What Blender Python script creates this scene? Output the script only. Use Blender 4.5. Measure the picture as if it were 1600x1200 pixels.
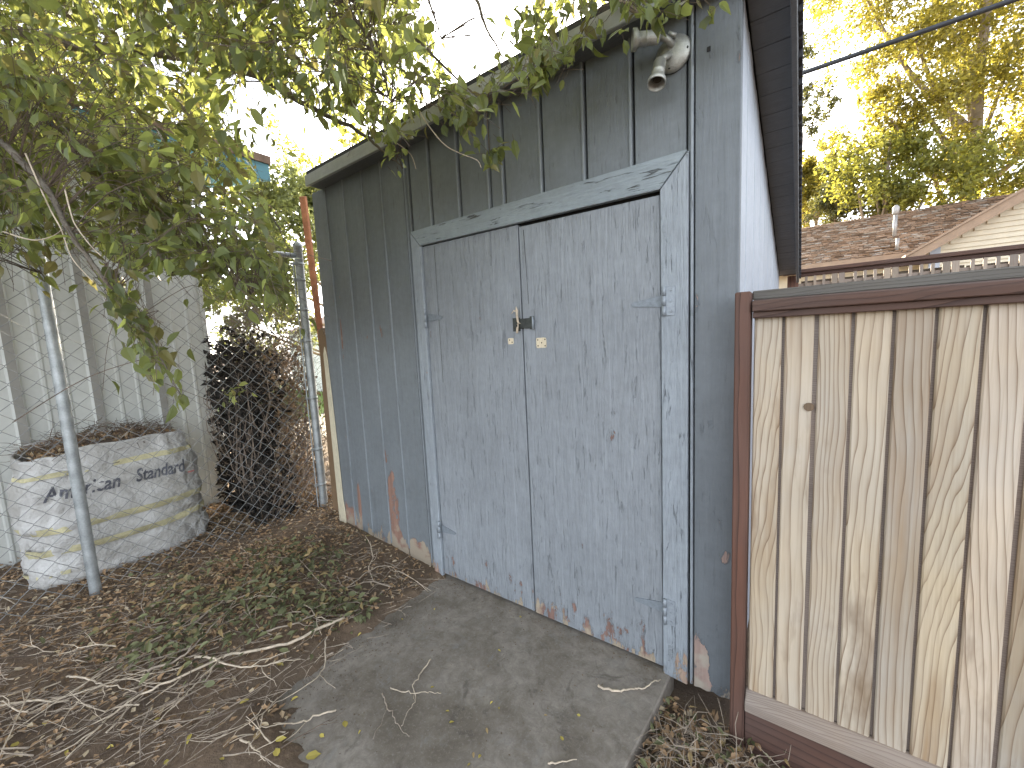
import bpy, bmesh, math, random
from mathutils import Vector, Matrix, noise as mnoise

# ------------------------------------------------------------------ camera, world, sun, exposure
for o in list(bpy.data.objects):
    bpy.data.objects.remove(o)
SC = bpy.context.scene
COL = SC.collection
R = math.radians
YAW, PITCH, ROLL, FPX = R(36.06), R(6.23), R(-2.72), 626.6
CAM = Vector((0.200, -1.762, 1.54))
FW = Vector((-math.sin(YAW)*math.cos(PITCH), math.cos(YAW)*math.cos(PITCH), -math.sin(PITCH)))
_r = Vector((math.cos(YAW), math.sin(YAW), 0)); _u = _r.cross(FW)
RT = math.cos(ROLL)*_r + math.sin(ROLL)*_u
UP = -math.sin(ROLL)*_r + math.cos(ROLL)*_u
cd = bpy.data.cameras.new('camera'); cam = bpy.data.objects.new('camera', cd); COL.objects.link(cam)
cd.sensor_fit = 'HORIZONTAL'; cd.sensor_width = 36; cd.lens = FPX/1600*36; cd.clip_start = 0.02; cd.clip_end = 2000
m = Matrix((RT, UP, -FW)).transposed().to_4x4(); m.translation = CAM; cam.matrix_world = m
SC.camera = cam

SUN_EL, SUN_AZ = R(21), R(-30)            # azimuth from +Y, negative = towards -X
w = bpy.data.worlds.new('World'); SC.world = w; w.use_nodes = True
nt = w.node_tree; nt.nodes.clear()
sky = nt.nodes.new('ShaderNodeTexSky'); sky.sky_type = 'NISHITA'; sky.sun_disc = False
sky.sun_elevation = SUN_EL; sky.sun_rotation = SUN_AZ
sky.air_density = 0.9; sky.dust_density = 6.0; sky.ozone_density = 0.6; sky.altitude = 1400
bg = nt.nodes.new('ShaderNodeBackground'); bg.inputs[1].default_value = 0.12
wo = nt.nodes.new('ShaderNodeOutputWorld')
hs = nt.nodes.new('ShaderNodeHueSaturation'); hs.inputs['Saturation'].default_value = 0.38      # thin white haze over the whole sky
nt.links.new(sky.outputs[0], hs.inputs['Color']); nt.links.new(hs.outputs[0], bg.inputs[0]); nt.links.new(bg.outputs[0], wo.inputs[0])
sd = bpy.data.lights.new('sun', 'SUN'); sd.energy = 2.4; sd.angle = R(0.5); sd.color = (1.0, 0.88, 0.66)
sun = bpy.data.objects.new('sun', sd); COL.objects.link(sun)
SDIR = Vector((math.sin(SUN_AZ)*math.cos(SUN_EL), math.cos(SUN_AZ)*math.cos(SUN_EL), math.sin(SUN_EL)))
sun.rotation_euler = (-SDIR).to_track_quat('-Z', 'Y').to_euler(); sun.location = SDIR*30
SC.view_settings.view_transform = 'Standard'; SC.view_settings.look = 'None'
SC.view_settings.gamma = 1; SC.view_settings.exposure = 3.05
SC.render.engine = 'CYCLES'
SC.cycles.max_bounces = 8; SC.cycles.diffuse_bounces = 4; SC.cycles.transmission_bounces = 5; SC.cycles.transparent_max_bounces = 8
SC.cycles.use_denoising = True

rnd = random.Random(7)
U = rnd.uniform

# ------------------------------------------------------------------ pixel helpers (a pixel gives a direction only)
def ray(px, py): return FW + RT*((px-800)/FPX) - UP*((py-600)/FPX)
def atD(px, py, D): return CAM + ray(px, py)*D
def onY(px, py, Y): d = ray(px, py); return CAM + d*((Y-CAM.y)/d.y)
def onX(px, py, X): d = ray(px, py); return CAM + d*((X-CAM.x)/d.x)
def onZ(px, py, Z=0.0): d = ray(px, py); return CAM + d*((Z-CAM.z)/d.z)
def pix(p):
    q = Vector(p) - CAM; z = q.dot(FW)
    if z < 0.05: return None
    return (800 + FPX*q.dot(RT)/z, 600 - FPX*q.dot(UP)/z, z)
def nz(x, y, z=0.0): return mnoise.noise(Vector((x, y, z)))
def sstep(a, b, x):
    t = max(0.0, min(1.0, (x-a)/(b-a))); return t*t*(3-2*t)
def ground_h(x, y):
    """height of the dirt"""
    n = 0.012*nz(x*2.3, y*2.3) + 0.006*nz(x*9, y*9, 3)
    # slab footprint: dirt lies under the slab, spilling over its left edge and front-left corner
    edge = -1.70 + 0.05*nz(y*3.1, 2.2) + 0.04*nz(y*11, 7.7) + 0.03*nz(x*23, y*23, 1)
    fr = -1.17 - 0.10*(x+1.2) + 0.13*nz(x*4, 9.1) + 0.07*nz(x*17, y*17, 3)
    over = max(edge - x, 0.55*(fr - y) if x < -0.6 else -1)
    left = -0.065 + 0.075*sstep(-0.06, 0.05, over) + 0.03*sstep(0.1, 0.7, over)
    heap = 0.07*math.exp(-((x+2.35)**2/0.5 + (y+0.85)**2/0.22)) + 0.05*math.exp(-((x+3.0)**2/0.25 + (y-0.05)**2/0.12))
    right = -0.10 + 0.055*math.exp(-((x+0.05)**2/0.04 + (y+0.38)**2/0.05))
    t = sstep(-0.5, -0.3, x)
    far = sstep(5.0, 9.0, math.hypot(x, y))
    h = (left+heap)*(1-t) + right*t + n
    return h*(1-far) - 0.04*far
def onG(px, py):
    p = onZ(px, py, 0.0)
    for _ in range(4): p = onZ(px, py, max(ground_h(p.x, p.y), -0.012 if (-1.78 < p.x < -0.25 and p.y > -1.7) else -9))
    return p

# ------------------------------------------------------------------ object helpers
WO = {}                                       # world origin of each parent
def tag(o, label=None, cat=None, group=None, kind=None):
    if label: o['label'] = label
    if cat: o['category'] = cat
    if group: o['group'] = group
    if kind: o['kind'] = kind
    return o
def thing(name, label, cat, loc=(0, 0, 0), group=None):
    o = bpy.data.objects.new(name, None); COL.objects.link(o); o.location = loc; o.empty_display_size = 0.1
    WO[o] = Vector(loc)
    return tag(o, label, cat, group)
def add_obj(name, me, mat, parent=None, loc=None, smooth=False):
    if mat is not None and not me.materials: me.materials.append(mat)
    if smooth:
        for p in me.polygons: p.use_smooth = True
    o = bpy.data.objects.new(name, me); COL.objects.link(o)
    if parent is not None: o.parent = parent
    if loc is not None: o.location = loc
    return o
class MB:
    def __init__(s): s.v = []; s.f = []
    def quad(s, a, b, c, d):
        n = len(s.v); s.v += [a, b, c, d]; s.f.append((n, n+1, n+2, n+3))
    def tri(s, a, b, c):
        n = len(s.v); s.v += [a, b, c]; s.f.append((n, n+1, n+2))
    def box(s, x0, x1, y0, y1, z0, z1):
        n = len(s.v)
        s.v += [(x0,y0,z0),(x1,y0,z0),(x1,y1,z0),(x0,y1,z0),(x0,y0,z1),(x1,y0,z1),(x1,y1,z1),(x0,y1,z1)]
        s.f += [tuple(n+i for i in q) for q in ((3,2,1,0),(4,5,6,7),(0,1,5,4),(1,2,6,5),(2,3,7,6),(3,0,4,7))]
        return s
    def prism(s, pts, ax, a0, a1):
        """extrude 2D outline; ax = axis of extrusion ('x','y','z')"""
        def mk(p, a): return {'x': (a, p[0], p[1]), 'y': (p[0], a, p[1]), 'z': (p[0], p[1], a)}[ax]
        n = len(s.v); k = len(pts)
        s.v += [mk(p, a0) for p in pts] + [mk(p, a1) for p in pts]
        s.f += [tuple(range(n+k-1, n-1, -1)), tuple(range(n+k, n+2*k))]
        for i in range(k):
            j = (i+1) % k; s.f.append((n+i, n+j, n+k+j, n+k+i))
        return s
    def tube(s, pts, rad, n=6, cap=True):
        pts = [Vector(p) for p in pts]
        if not isinstance(rad, (list, tuple)): rad = [rad]*len(pts)
        base = len(s.v); ref = None
        for i, p in enumerate(pts):
            t = (pts[min(i+1, len(pts)-1)] - pts[max(i-1, 0)])
            t = t.normalized() if t.length > 1e-9 else Vector((0, 0, 1))
            if ref is None: ref = t.orthogonal().normalized()
            ref = (ref - t*ref.dot(t)); ref = ref.normalized() if ref.length > 1e-6 else t.orthogonal().normalized()
            b = t.cross(ref)
            for k in range(n):
                a = 2*math.pi*k/n; s.v.append(tuple(p + (ref*math.cos(a) + b*math.sin(a))*rad[i]))
        for i in range(len(pts)-1):
            for k in range(n):
                a = base+i*n+k; b2 = base+i*n+(k+1) % n
                s.f.append((a, b2, b2+n, a+n))
        if cap:
            s.f.append(tuple(base+k for k in reversed(range(n)))); e = base+(len(pts)-1)*n
            s.f.append(tuple(e+k for k in range(n)))
        return s
    def lathe(s, prof, n=20, M=None):
        """profile (r,z) turned about local z"""
        base = len(s.v)
        for r_, z_ in prof:
            for k in range(n):
                a = 2*math.pi*k/n; p = Vector((r_*math.cos(a), r_*math.sin(a), z_))
                s.v.append(tuple(M @ p if M else p))
        for i in range(len(prof)-1):
            for k in range(n):
                a = base+i*n+k; b = base+i*n+(k+1) % n; s.f.append((a, b, b+n, a+n))
        return s
    def mesh(s, name, off=(0, 0, 0), bevel=0.0):
        me = bpy.data.meshes.new(name)
        ox, oy, oz = off
        me.from_pydata([(v[0]-ox, v[1]-oy, v[2]-oz) for v in s.v], [], s.f)
        if bevel:
            bm = bmesh.new(); bm.from_mesh(me)
            bmesh.ops.remove_doubles(bm, verts=bm.verts, dist=1e-6)
            bmesh.ops.bevel(bm, geom=[e for e in bm.edges if e.is_manifold and e.calc_face_angle(0) > 0.6], offset=bevel, segments=1, affect='EDGES')
            bm.to_mesh(me); bm.free()
        me.update(); return me
    def build(s, name, mat, parent=None, bevel=0.0, smooth=False):
        off = WO.get(parent, Vector((0, 0, 0)))
        o = add_obj(name, s.mesh(name, off, bevel), mat, parent, None, smooth)
        WO[o] = off.copy()
        return o
def box(name, x0, x1, y0, y1, z0, z1, mat, parent=None, bevel=0.002):
    return MB().box(x0, x1, y0, y1, z0, z1).build(name, mat, parent, bevel)

# ------------------------------------------------------------------ materials
class NT:
    def __init__(s, name):
        s.m = bpy.data.materials.new(name); s.m.use_nodes = True; s.t = s.m.node_tree; s.t.nodes.clear()
        s.out = s.n('ShaderNodeOutputMaterial'); s.b = s.n('ShaderNodeBsdfPrincipled')
        s.l(s.b.outputs[0], s.out.inputs[0])
    def n(s, t, **k):
        x = s.t.nodes.new(t)
        for a, b in k.items(): setattr(x, a, b)
        return x
    def l(s, a, b): s.t.links.new(a, b)
    def set(s, inp, v):
        if isinstance(v, (int, float)): inp.default_value = v
        elif isinstance(v, (tuple, list)): inp.default_value = tuple(v) if len(v) == len(inp.default_value) else tuple(v)+(1,)
        else: s.l(v, inp)
    def math(s, op, a, b=None, c=None, clamp=False):
        x = s.n('ShaderNodeMath', operation=op, use_clamp=clamp)
        s.set(x.inputs[0], a)
        if b is not None: s.set(x.inputs[1], b)
        if c is not None: s.set(x.inputs[2], c)
        return x.outputs[0]
    def vmath(s, op, a, b=None):
        x = s.n('ShaderNodeVectorMath', operation=op); s.set(x.inputs[0], a)
        if b is not None: s.set(x.inputs[1], b)
        return x.outputs[0] if op not in ('LENGTH', 'DISTANCE', 'DOT_PRODUCT') else x.outputs[1]
    def mix(s, f, a, b, blend='MIX'):
        x = s.n('ShaderNodeMix', data_type='RGBA', blend_type=blend)
        s.set(x.inputs[0], f); s.set(x.inputs[6], a); s.set(x.inputs[7], b); return x.outputs[2]
    def noise(s, vec, scale=5, detail=4, rough=0.55, dist=0.0, out=0):
        x = s.n('ShaderNodeTexNoise'); s.set(x.inputs['Vector'], vec)
        x.inputs['Scale'].default_value = scale; x.inputs['Detail'].default_value = detail
        x.inputs['Roughness'].default_value = rough; x.inputs['Distortion'].default_value = dist
        return x.outputs[out]
    def ramp(s, v, *stops, interp='LINEAR'):
        x = s.n('ShaderNodeValToRGB'); x.color_ramp.interpolation = interp; e = x.color_ramp.elements
        while len(e) < len(stops): e.new(0.5)
        for i, (p, c) in enumerate(stops):
            e[i].position = p; e[i].color = c if len(c) == 4 else (*c, 1)
        s.l(v, x.inputs[0]); return x.outputs[0]
    def mr(s, v, a, b, c=0.0, d=1.0):
        x = s.n('ShaderNodeMapRange'); s.set(x.inputs[0], v)
        for i, q in enumerate((a, b, c, d)): x.inputs[i+1].default_value = q
        return x.outputs[0]
    def pos(s): return s.n('ShaderNodeNewGeometry').outputs['Position']
    def obj(s): return s.n('ShaderNodeTexCoord').outputs['Object']
    def orand(s): return s.n('ShaderNodeObjectInfo').outputs['Random']
    def irand(s): return s.n('ShaderNodeNewGeometry').outputs['Random Per Island']
    def sep(s, v):
        x = s.n('ShaderNodeSeparateXYZ'); s.l(v, x.inputs[0]); return x.outputs
    def comb(s, a, b, c):
        x = s.n('ShaderNodeCombineXYZ')
        for i, q in enumerate((a, b, c)): s.set(x.inputs[i], q)
        return x.outputs[0]
    def bump(s, h, strength=0.5, dist=0.01, prev=None):
        x = s.n('ShaderNodeBump'); s.set(x.inputs['Height'], h); x.inputs['Strength'].default_value = strength
        x.inputs['Distance'].default_value = dist
        if prev is not None: s.l(prev, x.inputs['Normal'])
        return x.outputs[0]
    def fin(s, col=None, rough=None, normal=None, metal=None, spec=None):
        if col is not None: s.set(s.b.inputs['Base Color'], col)
        if rough is not None: s.set(s.b.inputs['Roughness'], rough)
        if normal is not None: s.l(normal, s.b.inputs['Normal'])
        if metal is not None: s.set(s.b.inputs['Metallic'], metal)
        if spec is not None: s.set(s.b.inputs['Specular IOR Level'], spec)
        return s.m

def simple(name, col, rough=0.7, var=0.25, scale=8, bump=0.3, metal=0.0, dist=0.004):
    t = NT(name); p = t.pos()
    n = t.noise(p, scale, 5); n2 = t.noise(p, scale*9, 3)
    f = t.math('ADD', t.math('MULTIPLY', n, 0.7), t.math('MULTIPLY', n2, 0.3))
    c0 = tuple(c*(1-var) for c in col); c1 = tuple(min(1, c*(1+var)) for c in col)
    c = t.mix(t.mr(f, 0.35, 0.65), c0, c1)
    return t.fin(c, rough, t.bump(n2, bump, dist), metal)

def painted(name, col, peel_h=0.3, peel=0.12, thr=0.62, wood=(0.20, 0.115, 0.085), wood2=(0.36, 0.29, 0.21), crack=0.35,
            spots=(), axis='z', grain=0.5, dirt=0.15, vary=0.10, tan=(0.16, 0.16)):
    """weathered paint over wood; grain runs along the axis; peels near the ground and in the given spots"""
    t = NT(name); p = t.pos(); rn = t.orand()
    s3 = {'z': (1, 1, 0.03), 'x': (0.03, 1, 1), 'y': (1, 0.03, 1)}[axis]
    pj = t.vmath('ADD', p, t.comb(0.0, t.math('MULTIPLY', rn, 3.0), t.math('MULTIPLY', rn, 7.0)))
    gv = t.vmath('MULTIPLY', pj, s3)
    g1 = t.noise(gv, 95, 5, 0.65, 0.4); g2 = t.noise(gv, 32, 4, 0.6, 0.6)
    cr = t.noise(t.vmath('MULTIPLY', pj, tuple(min(1, q*3.2) for q in s3)), 60, 4, 0.7, 0.5)
    crk = t.mr(cr, 0.385, 0.33)
    big = t.noise(p, 1.7, 5, 0.6)
    fine = t.noise(p, 26, 6, 0.65)
    z = t.sep(p)[2]
    # peel field
    pv = t.vmath('MULTIPLY', pj, {'z': (1, 1, 0.35), 'x': (0.35, 1, 1), 'y': (1, 0.35, 1)}[axis])
    pn = t.noise(pv, 17, 7, 0.68, 0.3)
    fld = t.math('ADD', pn, t.mr(z, 0.0, peel_h, peel, 0.0))
    fld = t.math('ADD', fld, t.mr(z, 0.0, 0.07, peel*0.3, 0.0))
    fld = t.math('ADD', fld, t.math('MULTIPLY', t.math('SUBTRACT', g2, 0.5), 0.25))
    for (sx, sz, rx, rz, amt) in spots:
        xs = t.sep(p)
        dx = t.math('DIVIDE', t.math('SUBTRACT', xs[0], sx), rx); dz = t.math('DIVIDE', t.math('SUBTRACT', xs[2], sz), rz)
        dd = t.math('ADD', t.math('MULTIPLY', dx, dx), t.math('MULTIPLY', dz, dz))
        fld = t.math('ADD', fld, t.mr(dd, 1.6, 0.5, 0.0, amt))
    pm = t.mr(fld, thr, thr+0.02)
    lift = t.mr(fld, thr-0.05, thr)
    vary_c = t.mr(big, 0.3, 0.7, 1-vary, 1+vary)
    c = t.mix(t.mr(fine, 0.3, 0.75), tuple(q*0.90 for q in col), tuple(min(1, q*1.08) for q in col))
    c = t.mix(1.0, c, t.comb(vary_c, vary_c, vary_c), 'MULTIPLY')
    c = t.mix(t.math('MULTIPLY', t.mr(g1, 0.54, 0.72), 0.26*grain), c, tuple(q*0.55 for q in col))
    c = t.mix(t.math('MULTIPLY', t.mr(g1, 0.44, 0.30), 0.6*grain), c, tuple(min(1, q*1.35) for q in col))
    c = t.mix(t.math('MULTIPLY', crk, crack), c, (0.04, 0.038, 0.035))
    c = t.mix(t.math('MULTIPLY', t.mr(t.noise(p, 3.1, 6, 0.7), 0.52, 0.75), dirt), c, (0.09, 0.075, 0.055))
    wc = t.mix(t.mr(t.noise(gv, 40, 3), 0.35, 0.65), wood, tuple(q*1.5 for q in wood))
    wc = t.mix(t.mr(t.math('ADD', t.noise(p, 9, 3), t.mr(z, 0.0, tan[0], tan[1], -0.06)), 0.55, 0.66), wc, wood2)
    c = t.mix(pm, c, wc)
    h = t.math('ADD', t.math('MULTIPLY', g1, 0.5), t.math('MULTIPLY', g2, 0.5))
    fr = t.noise(t.vmath('MULTIPLY', pj, tuple(min(1, q*2.0) for q in s3)), 150, 3, 0.7, 0.8)
    h = t.math('ADD', h, t.math('MULTIPLY', t.mr(fr, 0.5, 0.66), 0.16))
    h = t.math('SUBTRACT', h, t.math('MULTIPLY', crk, 0.6))
    nb = t.bump(h, min(1.0, grain), 0.009)
    nb = t.bump(t.math('SUBTRACT', lift, t.math('MULTIPLY', pm, 1.6)), 0.7, 0.003, nb)
    ro = t.math('ADD', t.mr(g2, 0.3, 0.7, 0.42, 0.6), t.math('MULTIPLY', pm, 0.35))
    return t.fin(c, ro, nb)

def cedar(name, light, dark, ring=16.0, contrast=0.8, axis='z', grain=0.4, grey=0.25, stain=0.5, streak=0.0):
    """planks with growth rings, different on every object"""
    t = NT(name); p = t.pos(); rn = t.orand()
    if axis == 'x':
        q = t.sep(p); p = t.comb(q[2], q[1], q[0])
    r1 = t.math('MULTIPLY', rn, 37.0); r2 = t.math('FRACT', t.math('MULTIPLY', rn, 91.7)); r3 = t.math('FRACT', t.math('MULTIPLY', rn, 517.3))
    ps = t.vmath('ADD', p, t.comb(r1, 0.0, t.math('MULTIPLY', r2, 19.0)))
    xyz = t.sep(ps)
    wob = t.noise(t.vmath('MULTIPLY', ps, (1.0, 1.0, 0.55)), 2.2, 2, 0.5)
    wob2 = t.noise(t.vmath('MULTIPLY', ps, (1, 1, 0.10)), 11, 3, 0.5)
    # distance from a nearly vertical pith line -> cathedrals where the plank cuts through it
    slope = t.mr(r3, 0, 1, -0.10, 0.10)
    k = t.math('ADD', t.math('MULTIPLY', t.math('SUBTRACT', wob, 0.5), t.mr(r2, 0, 1, 0.05, 0.17)), t.math('MULTIPLY', t.math('SUBTRACT', wob2, 0.5), 0.06))
    k = t.math('ADD', k, t.math('MULTIPLY', xyz[0], t.mr(r3, 0, 1, 0.75, 1.5)))
    k = t.math('ADD', k, t.math('MULTIPLY', xyz[2], slope))
    ph = t.math('MULTIPLY', k, ring*2*math.pi/1.0)
    sw = t.math('FRACT', t.math('MULTIPLY', t.math('MULTIPLY', k, ring*3.2), t.mr(t.math('FRACT', t.math('MULTIPLY', rn, 71.3)), 0, 1, 0.6, 2.0)))
    # sharp late-wood line, soft early wood
    line = t.math('ADD', t.math('POWER', sw, 6.0), t.math('MULTIPLY', t.math('POWER', sw, 1.5), 0.16))
    line = t.math('MULTIPLY', line, t.mr(sw, 0.97, 1.0, 1.0, 0.0))
    fib = t.noise(t.vmath('MULTIPLY', ps, (1, 1, 0.02)), 160, 4, 0.6)
    big = t.noise(t.vmath('MULTIPLY', ps, (1, 1, 0.3)), 4.5, 4, 0.6)
    c = t.mix(t.mr(big, 0.35, 0.7), light, tuple(q*0.72 for q in light))
    gy = sum(light)/3
    tone = t.mr(t.math('FRACT', t.math('MULTIPLY', rn, 233.1)), 0, 1, 0.66, 1.12)
    c = t.mix(1.0, c, t.comb(tone, tone, t.math('MULTIPLY', tone, t.mr(r3, 0, 1, 0.96, 1.06))), 'MULTIPLY')
    c = t.mix(t.math('MULTIPLY', t.mr(t.noise(p, 2.2, 4), 0.35, 0.65), grey), c, (gy*0.95, gy*0.96, gy*0.95))
    amt = t.math('MULTIPLY', line, t.math('MULTIPLY', t.mr(t.noise(t.vmath('MULTIPLY', ps, (1, 1, 0.6)), 3.7, 3), 0.3, 0.7, 0.45, 1.0), contrast), clamp=True) if False else t.math('MULTIPLY', line, t.math('MULTIPLY', t.mr(t.noise(t.vmath('MULTIPLY', ps, (1, 1, 0.6)), 3.7, 3), 0.3, 0.7, 0.5, 1.0), contrast))
    if streak:
        sk = t.noise(t.vmath('MULTIPLY', ps, (1, 1, 0.05)), 15, 4, 0.6, 0.3); sb = t.noise(t.vmath('MULTIPLY', ps, (1, 1, 0.5)), 2.6, 3, 0.55)
        c = t.mix(t.math('MULTIPLY', t.math('MULTIPLY', t.mr(sk, 0.44, 0.66), t.mr(sb, 0.36, 0.62)), streak), c, (0.30, 0.185, 0.09))
    c = t.mix(t.math('MINIMUM', amt, 0.92), c, dark)
    c = t.mix(t.math('MULTIPLY', t.mr(t.noise(t.vmath('MULTIPLY', ps, (1, 1, 0.22)), 6.5, 5, 0.65), 0.60, 0.78), stain), c, tuple(q*0.8 for q in dark))
    c = t.mix(t.math('MULTIPLY', t.mr(fib, 0.45, 0.75), 0.25), c, tuple(q*1.2 for q in dark))
    h = t.math('ADD', t.math('MULTIPLY', fib, 0.5), t.math('MULTIPLY', line, -0.5))
    return t.fin(c, 0.72, t.bump(h, grain, 0.003))

def leafmat(name, top, trans, tf=0.5, var=0.5, dry=None, rough=0.45):
    t = NT(name)
    rn = t.math('FRACT', t.math('ADD', t.irand(), t.math('MULTIPLY', t.orand(), 3.7)))
    r2 = t.math('FRACT', t.math('MULTIPLY', rn, 17.3))
    n = t.noise(t.pos(), 60, 3)
    f = t.mr(t.math('ADD', t.math('MULTIPLY', rn, 0.8), t.math('MULTIPLY', n, 0.2)), 0, 1, 1-var, 1+var)
    c = t.mix(1.0, top, t.comb(f, f, f), 'MULTIPLY'); c2 = t.mix(1.0, trans, t.comb(f, f, f), 'MULTIPLY')
    if dry:
        d = t.mr(r2, 0.80, 0.9); c = t.mix(d, c, dry); c2 = t.mix(d, c2, tuple(min(1, q*1.3) for q in dry))
    t.fin(c, rough, None, None, 0.4)
    tr = t.n('ShaderNodeBsdfTranslucent'); t.l(c2, tr.inputs[0])
    mx = t.n('ShaderNodeMixShader'); mx.inputs[0].default_value = tf
    t.l(t.b.outputs[0], mx.inputs[1]); t.l(tr.outputs[0], mx.inputs[2]); t.l(mx.outputs[0], t.out.inputs[0])
    return t.m

M = {}
PAINT = (0.250, 0.265, 0.281)
M['door'] = painted('door_paint', PAINT, 0.36, 0.16, 0.70, crack=0.05, grain=0.9, wood=(0.17, 0.10, 0.08), dirt=0.10)
M['siding'] = painted('siding_paint', (0.170, 0.185, 0.195), 0.24, 0.26, 0.69, grain=0.35, crack=0.25, tan=(0.30, 0.30), wood2=(0.33, 0.27, 0.20),
    spots=((-2.215, 0.34, 0.055, 0.30, 0.26), (-2.255, 0.74, 0.03, 0.05, 0.24), (-2.685, 1.60, 0.012, 0.2, 0.26), (-1.96, 0.08, 0.10, 0.09, 0.3),
           (-2.80, 0.10, 0.10, 0.16, 0.3), (-2.65, 0.3, 0.02, 0.2, 0.3), (-2.2, 0.06, 0.10, 0.12, 0.3)))
M['lip'] = painted('lip_paint', (0.235, 0.255, 0.27), 0.2, 0.1, 0.7, grain=0.3)  # lighter than the siding: paints an edge highlight on the board lips
M['corner'] = painted('corner_paint', (0.142, 0.155, 0.166), 0.2, 0.12, 0.68, grain=0.35, crack=0.15, wood=(0.27, 0.19, 0.16), wood2=(0.36, 0.31, 0.25), tan=(0.2, .2), spots=((-0.13, 0.08, 0.04, 0.17, 0.24), (-0.03, 0.62, 0.03, 0.03, 0.16)))
M['trim'] = painted('trim_paint', (0.292, 0.318, 0.343), 0.25, 0.13, 0.68, crack=0.45, grain=0.9, wood=(0.30, 0.20, 0.15))
M['header'] = painted('header_paint', (0.265, 0.30, 0.32), 0.1, 0.0, 0.76, crack=0.85, axis='x', grain=0.7, wood=(0.30, 0.13, 0.09))
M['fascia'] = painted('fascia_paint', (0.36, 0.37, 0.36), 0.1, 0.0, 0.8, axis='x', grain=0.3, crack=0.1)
M['side'] = painted('side_wall_paint', (0.40, 0.43, 0.475), 0.1, 0.0, 0.8, grain=0.4, crack=0.25, dirt=0.05)  # lighter than the front, its extra sky light is put into the colour
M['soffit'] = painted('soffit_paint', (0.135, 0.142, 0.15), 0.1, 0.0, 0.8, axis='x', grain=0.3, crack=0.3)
M['dark_gap'] = simple('dark_gap', (0.025, 0.024, 0.023), 0.9)
M['roof_felt'] = simple('roof_felt', (0.045, 0.045, 0.05), 0.85, 0.3, 30, 0.6)
M['cream'] = painted('cream_paint', (0.62, 0.55, 0.40), 0.3, 0.12, 0.66, grain=0.3, wood=(0.34, 0.27, 0.18))
M['fence'] = cedar('fence_board_wood', (0.57, 0.455, 0.315), (0.150, 0.083, 0.037), 11, 1.0, grain=0.7, grey=0.35, stain=0.8, streak=0.8)
M['redwood'] = cedar('brown_stained_wood', (0.195, 0.086, 0.053), (0.045, 0.020, 0.013), 9, 1.2, grey=0.15, grain=0.8)
M['redwood_x'] = cedar('brown_stained_rail', (0.135, 0.064, 0.041), (0.038, 0.017, 0.011), 10, 1.2, 'x', grey=0.22, grain=0.8)
M['grey_wood_x'] = cedar('grey_weathered_rail', (0.135, 0.117, 0.095), (0.06, 0.047, 0.036), 14, 1.0, 'x', grey=0.45, grain=0.8)
M['kick_x'] = cedar('kick_board_wood', (0.31, 0.235, 0.18), (0.12, 0.075, 0.05), 20, 0.8, 'x', grey=0.35)
M['old_wood'] = cedar('old_brown_plank', (0.24, 0.15, 0.075), (0.07, 0.04, 0.02), 12, 0.8, grey=0.1, stain=0.9)
M['lattice'] = cedar('lattice_wood', (0.40, 0.31, 0.23), (0.2, 0.12, 0.08), 20, 0.5)
M['galv'] = simple('galvanised_steel', (0.40, 0.42, 0.42), 0.5, 0.25, 14, 0.25, 0.55)
M['wire'] = simple('galvanised_wire', (0.27, 0.27, 0.26), 0.75, 0.3, 20, 0.1, 0.15)
M['iron'] = simple('dark_hasp_iron', (0.06, 0.065, 0.06), 0.5, 0.3, 40, 0.2, 0.5)
M['hinge'] = simple('painted_hinge_steel', (0.27, 0.295, 0.32), 0.45, 0.15, 60, 0.3, 0.15)
M['hinge_old'] = simple('dull_hinge_steel', (0.195, 0.217, 0.238), 0.5, 0.2, 60, 0.3, 0.1)
M['aluminium'] = simple('cast_aluminium', (0.46, 0.46, 0.43), 0.42, 0.25, 30, 0.5, 0.6)
M['brass_in'] = simple('socket_inside', (0.10, 0.085, 0.06), 0.6, 0.3, 30, 0.2, 0.3)
M['bare'] = cedar('bare_pale_wood', (0.70, 0.60, 0.44), (0.45, 0.33, 0.2), 30, 0.5, grey=0.1, stain=0.2)
M['hole'] = simple('screw_hole', (0.05, 0.04, 0.03), 0.9)
M['twig'] = simple('pale_twig_bark', (0.50, 0.41, 0.305), 0.8, 0.35, 25, 0.4)
M['twig_grey'] = simple('grey_twig_bark', (0.31, 0.25, 0.19), 0.85, 0.35, 25, 0.4)
M['twig_dark'] = simple('dead_twig_bark', (0.12, 0.088, 0.065), 0.9, 0.4, 25, 0.4)
M['shrub_twig'] = simple('dry_vine_bark', (0.215, 0.165, 0.125), 0.9, 0.45, 25, 0.4)
M['bark'] = simple('tree_bark', (0.16, 0.135, 0.105), 0.9, 0.35, 14, 0.8, dist=0.01)
M['bark_far'] = simple('pale_tree_bark', (0.30, 0.235, 0.165), 0.9, 0.3, 5, 0.8)
M['leaf'] = leafmat('canopy_leaf', (0.122, 0.148, 0.066), (0.40, 0.43, 0.10), 0.52, 0.6, (0.19, 0.17, 0.06), 0.34)
M['leaf_gold'] = leafmat('golden_leaf', (0.155, 0.145, 0.034), (0.47, 0.395, 0.055), 0.5, 0.6)
M['leaf_green'] = leafmat('green_far_leaf', (0.135, 0.148, 0.046), (0.44, 0.41, 0.06), 0.52, 0.6)
M['leaf_dark'] = leafmat('dark_conifer_leaf', (0.085, 0.095, 0.040), (0.22, 0.21, 0.05), 0.35, 0.5)
M['leaf_pale'] = leafmat('pale_far_leaf', (0.15, 0.17, 0.075), (0.38, 0.40, 0.12), 0.5, 0.5)
M['leaf_cut'] = leafmat('wilted_cut_leaf', (0.150, 0.155, 0.075), (0.18, 0.18, 0.06), 0.25, 0.55, (0.36, 0.26, 0.12), 0.6)
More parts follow.
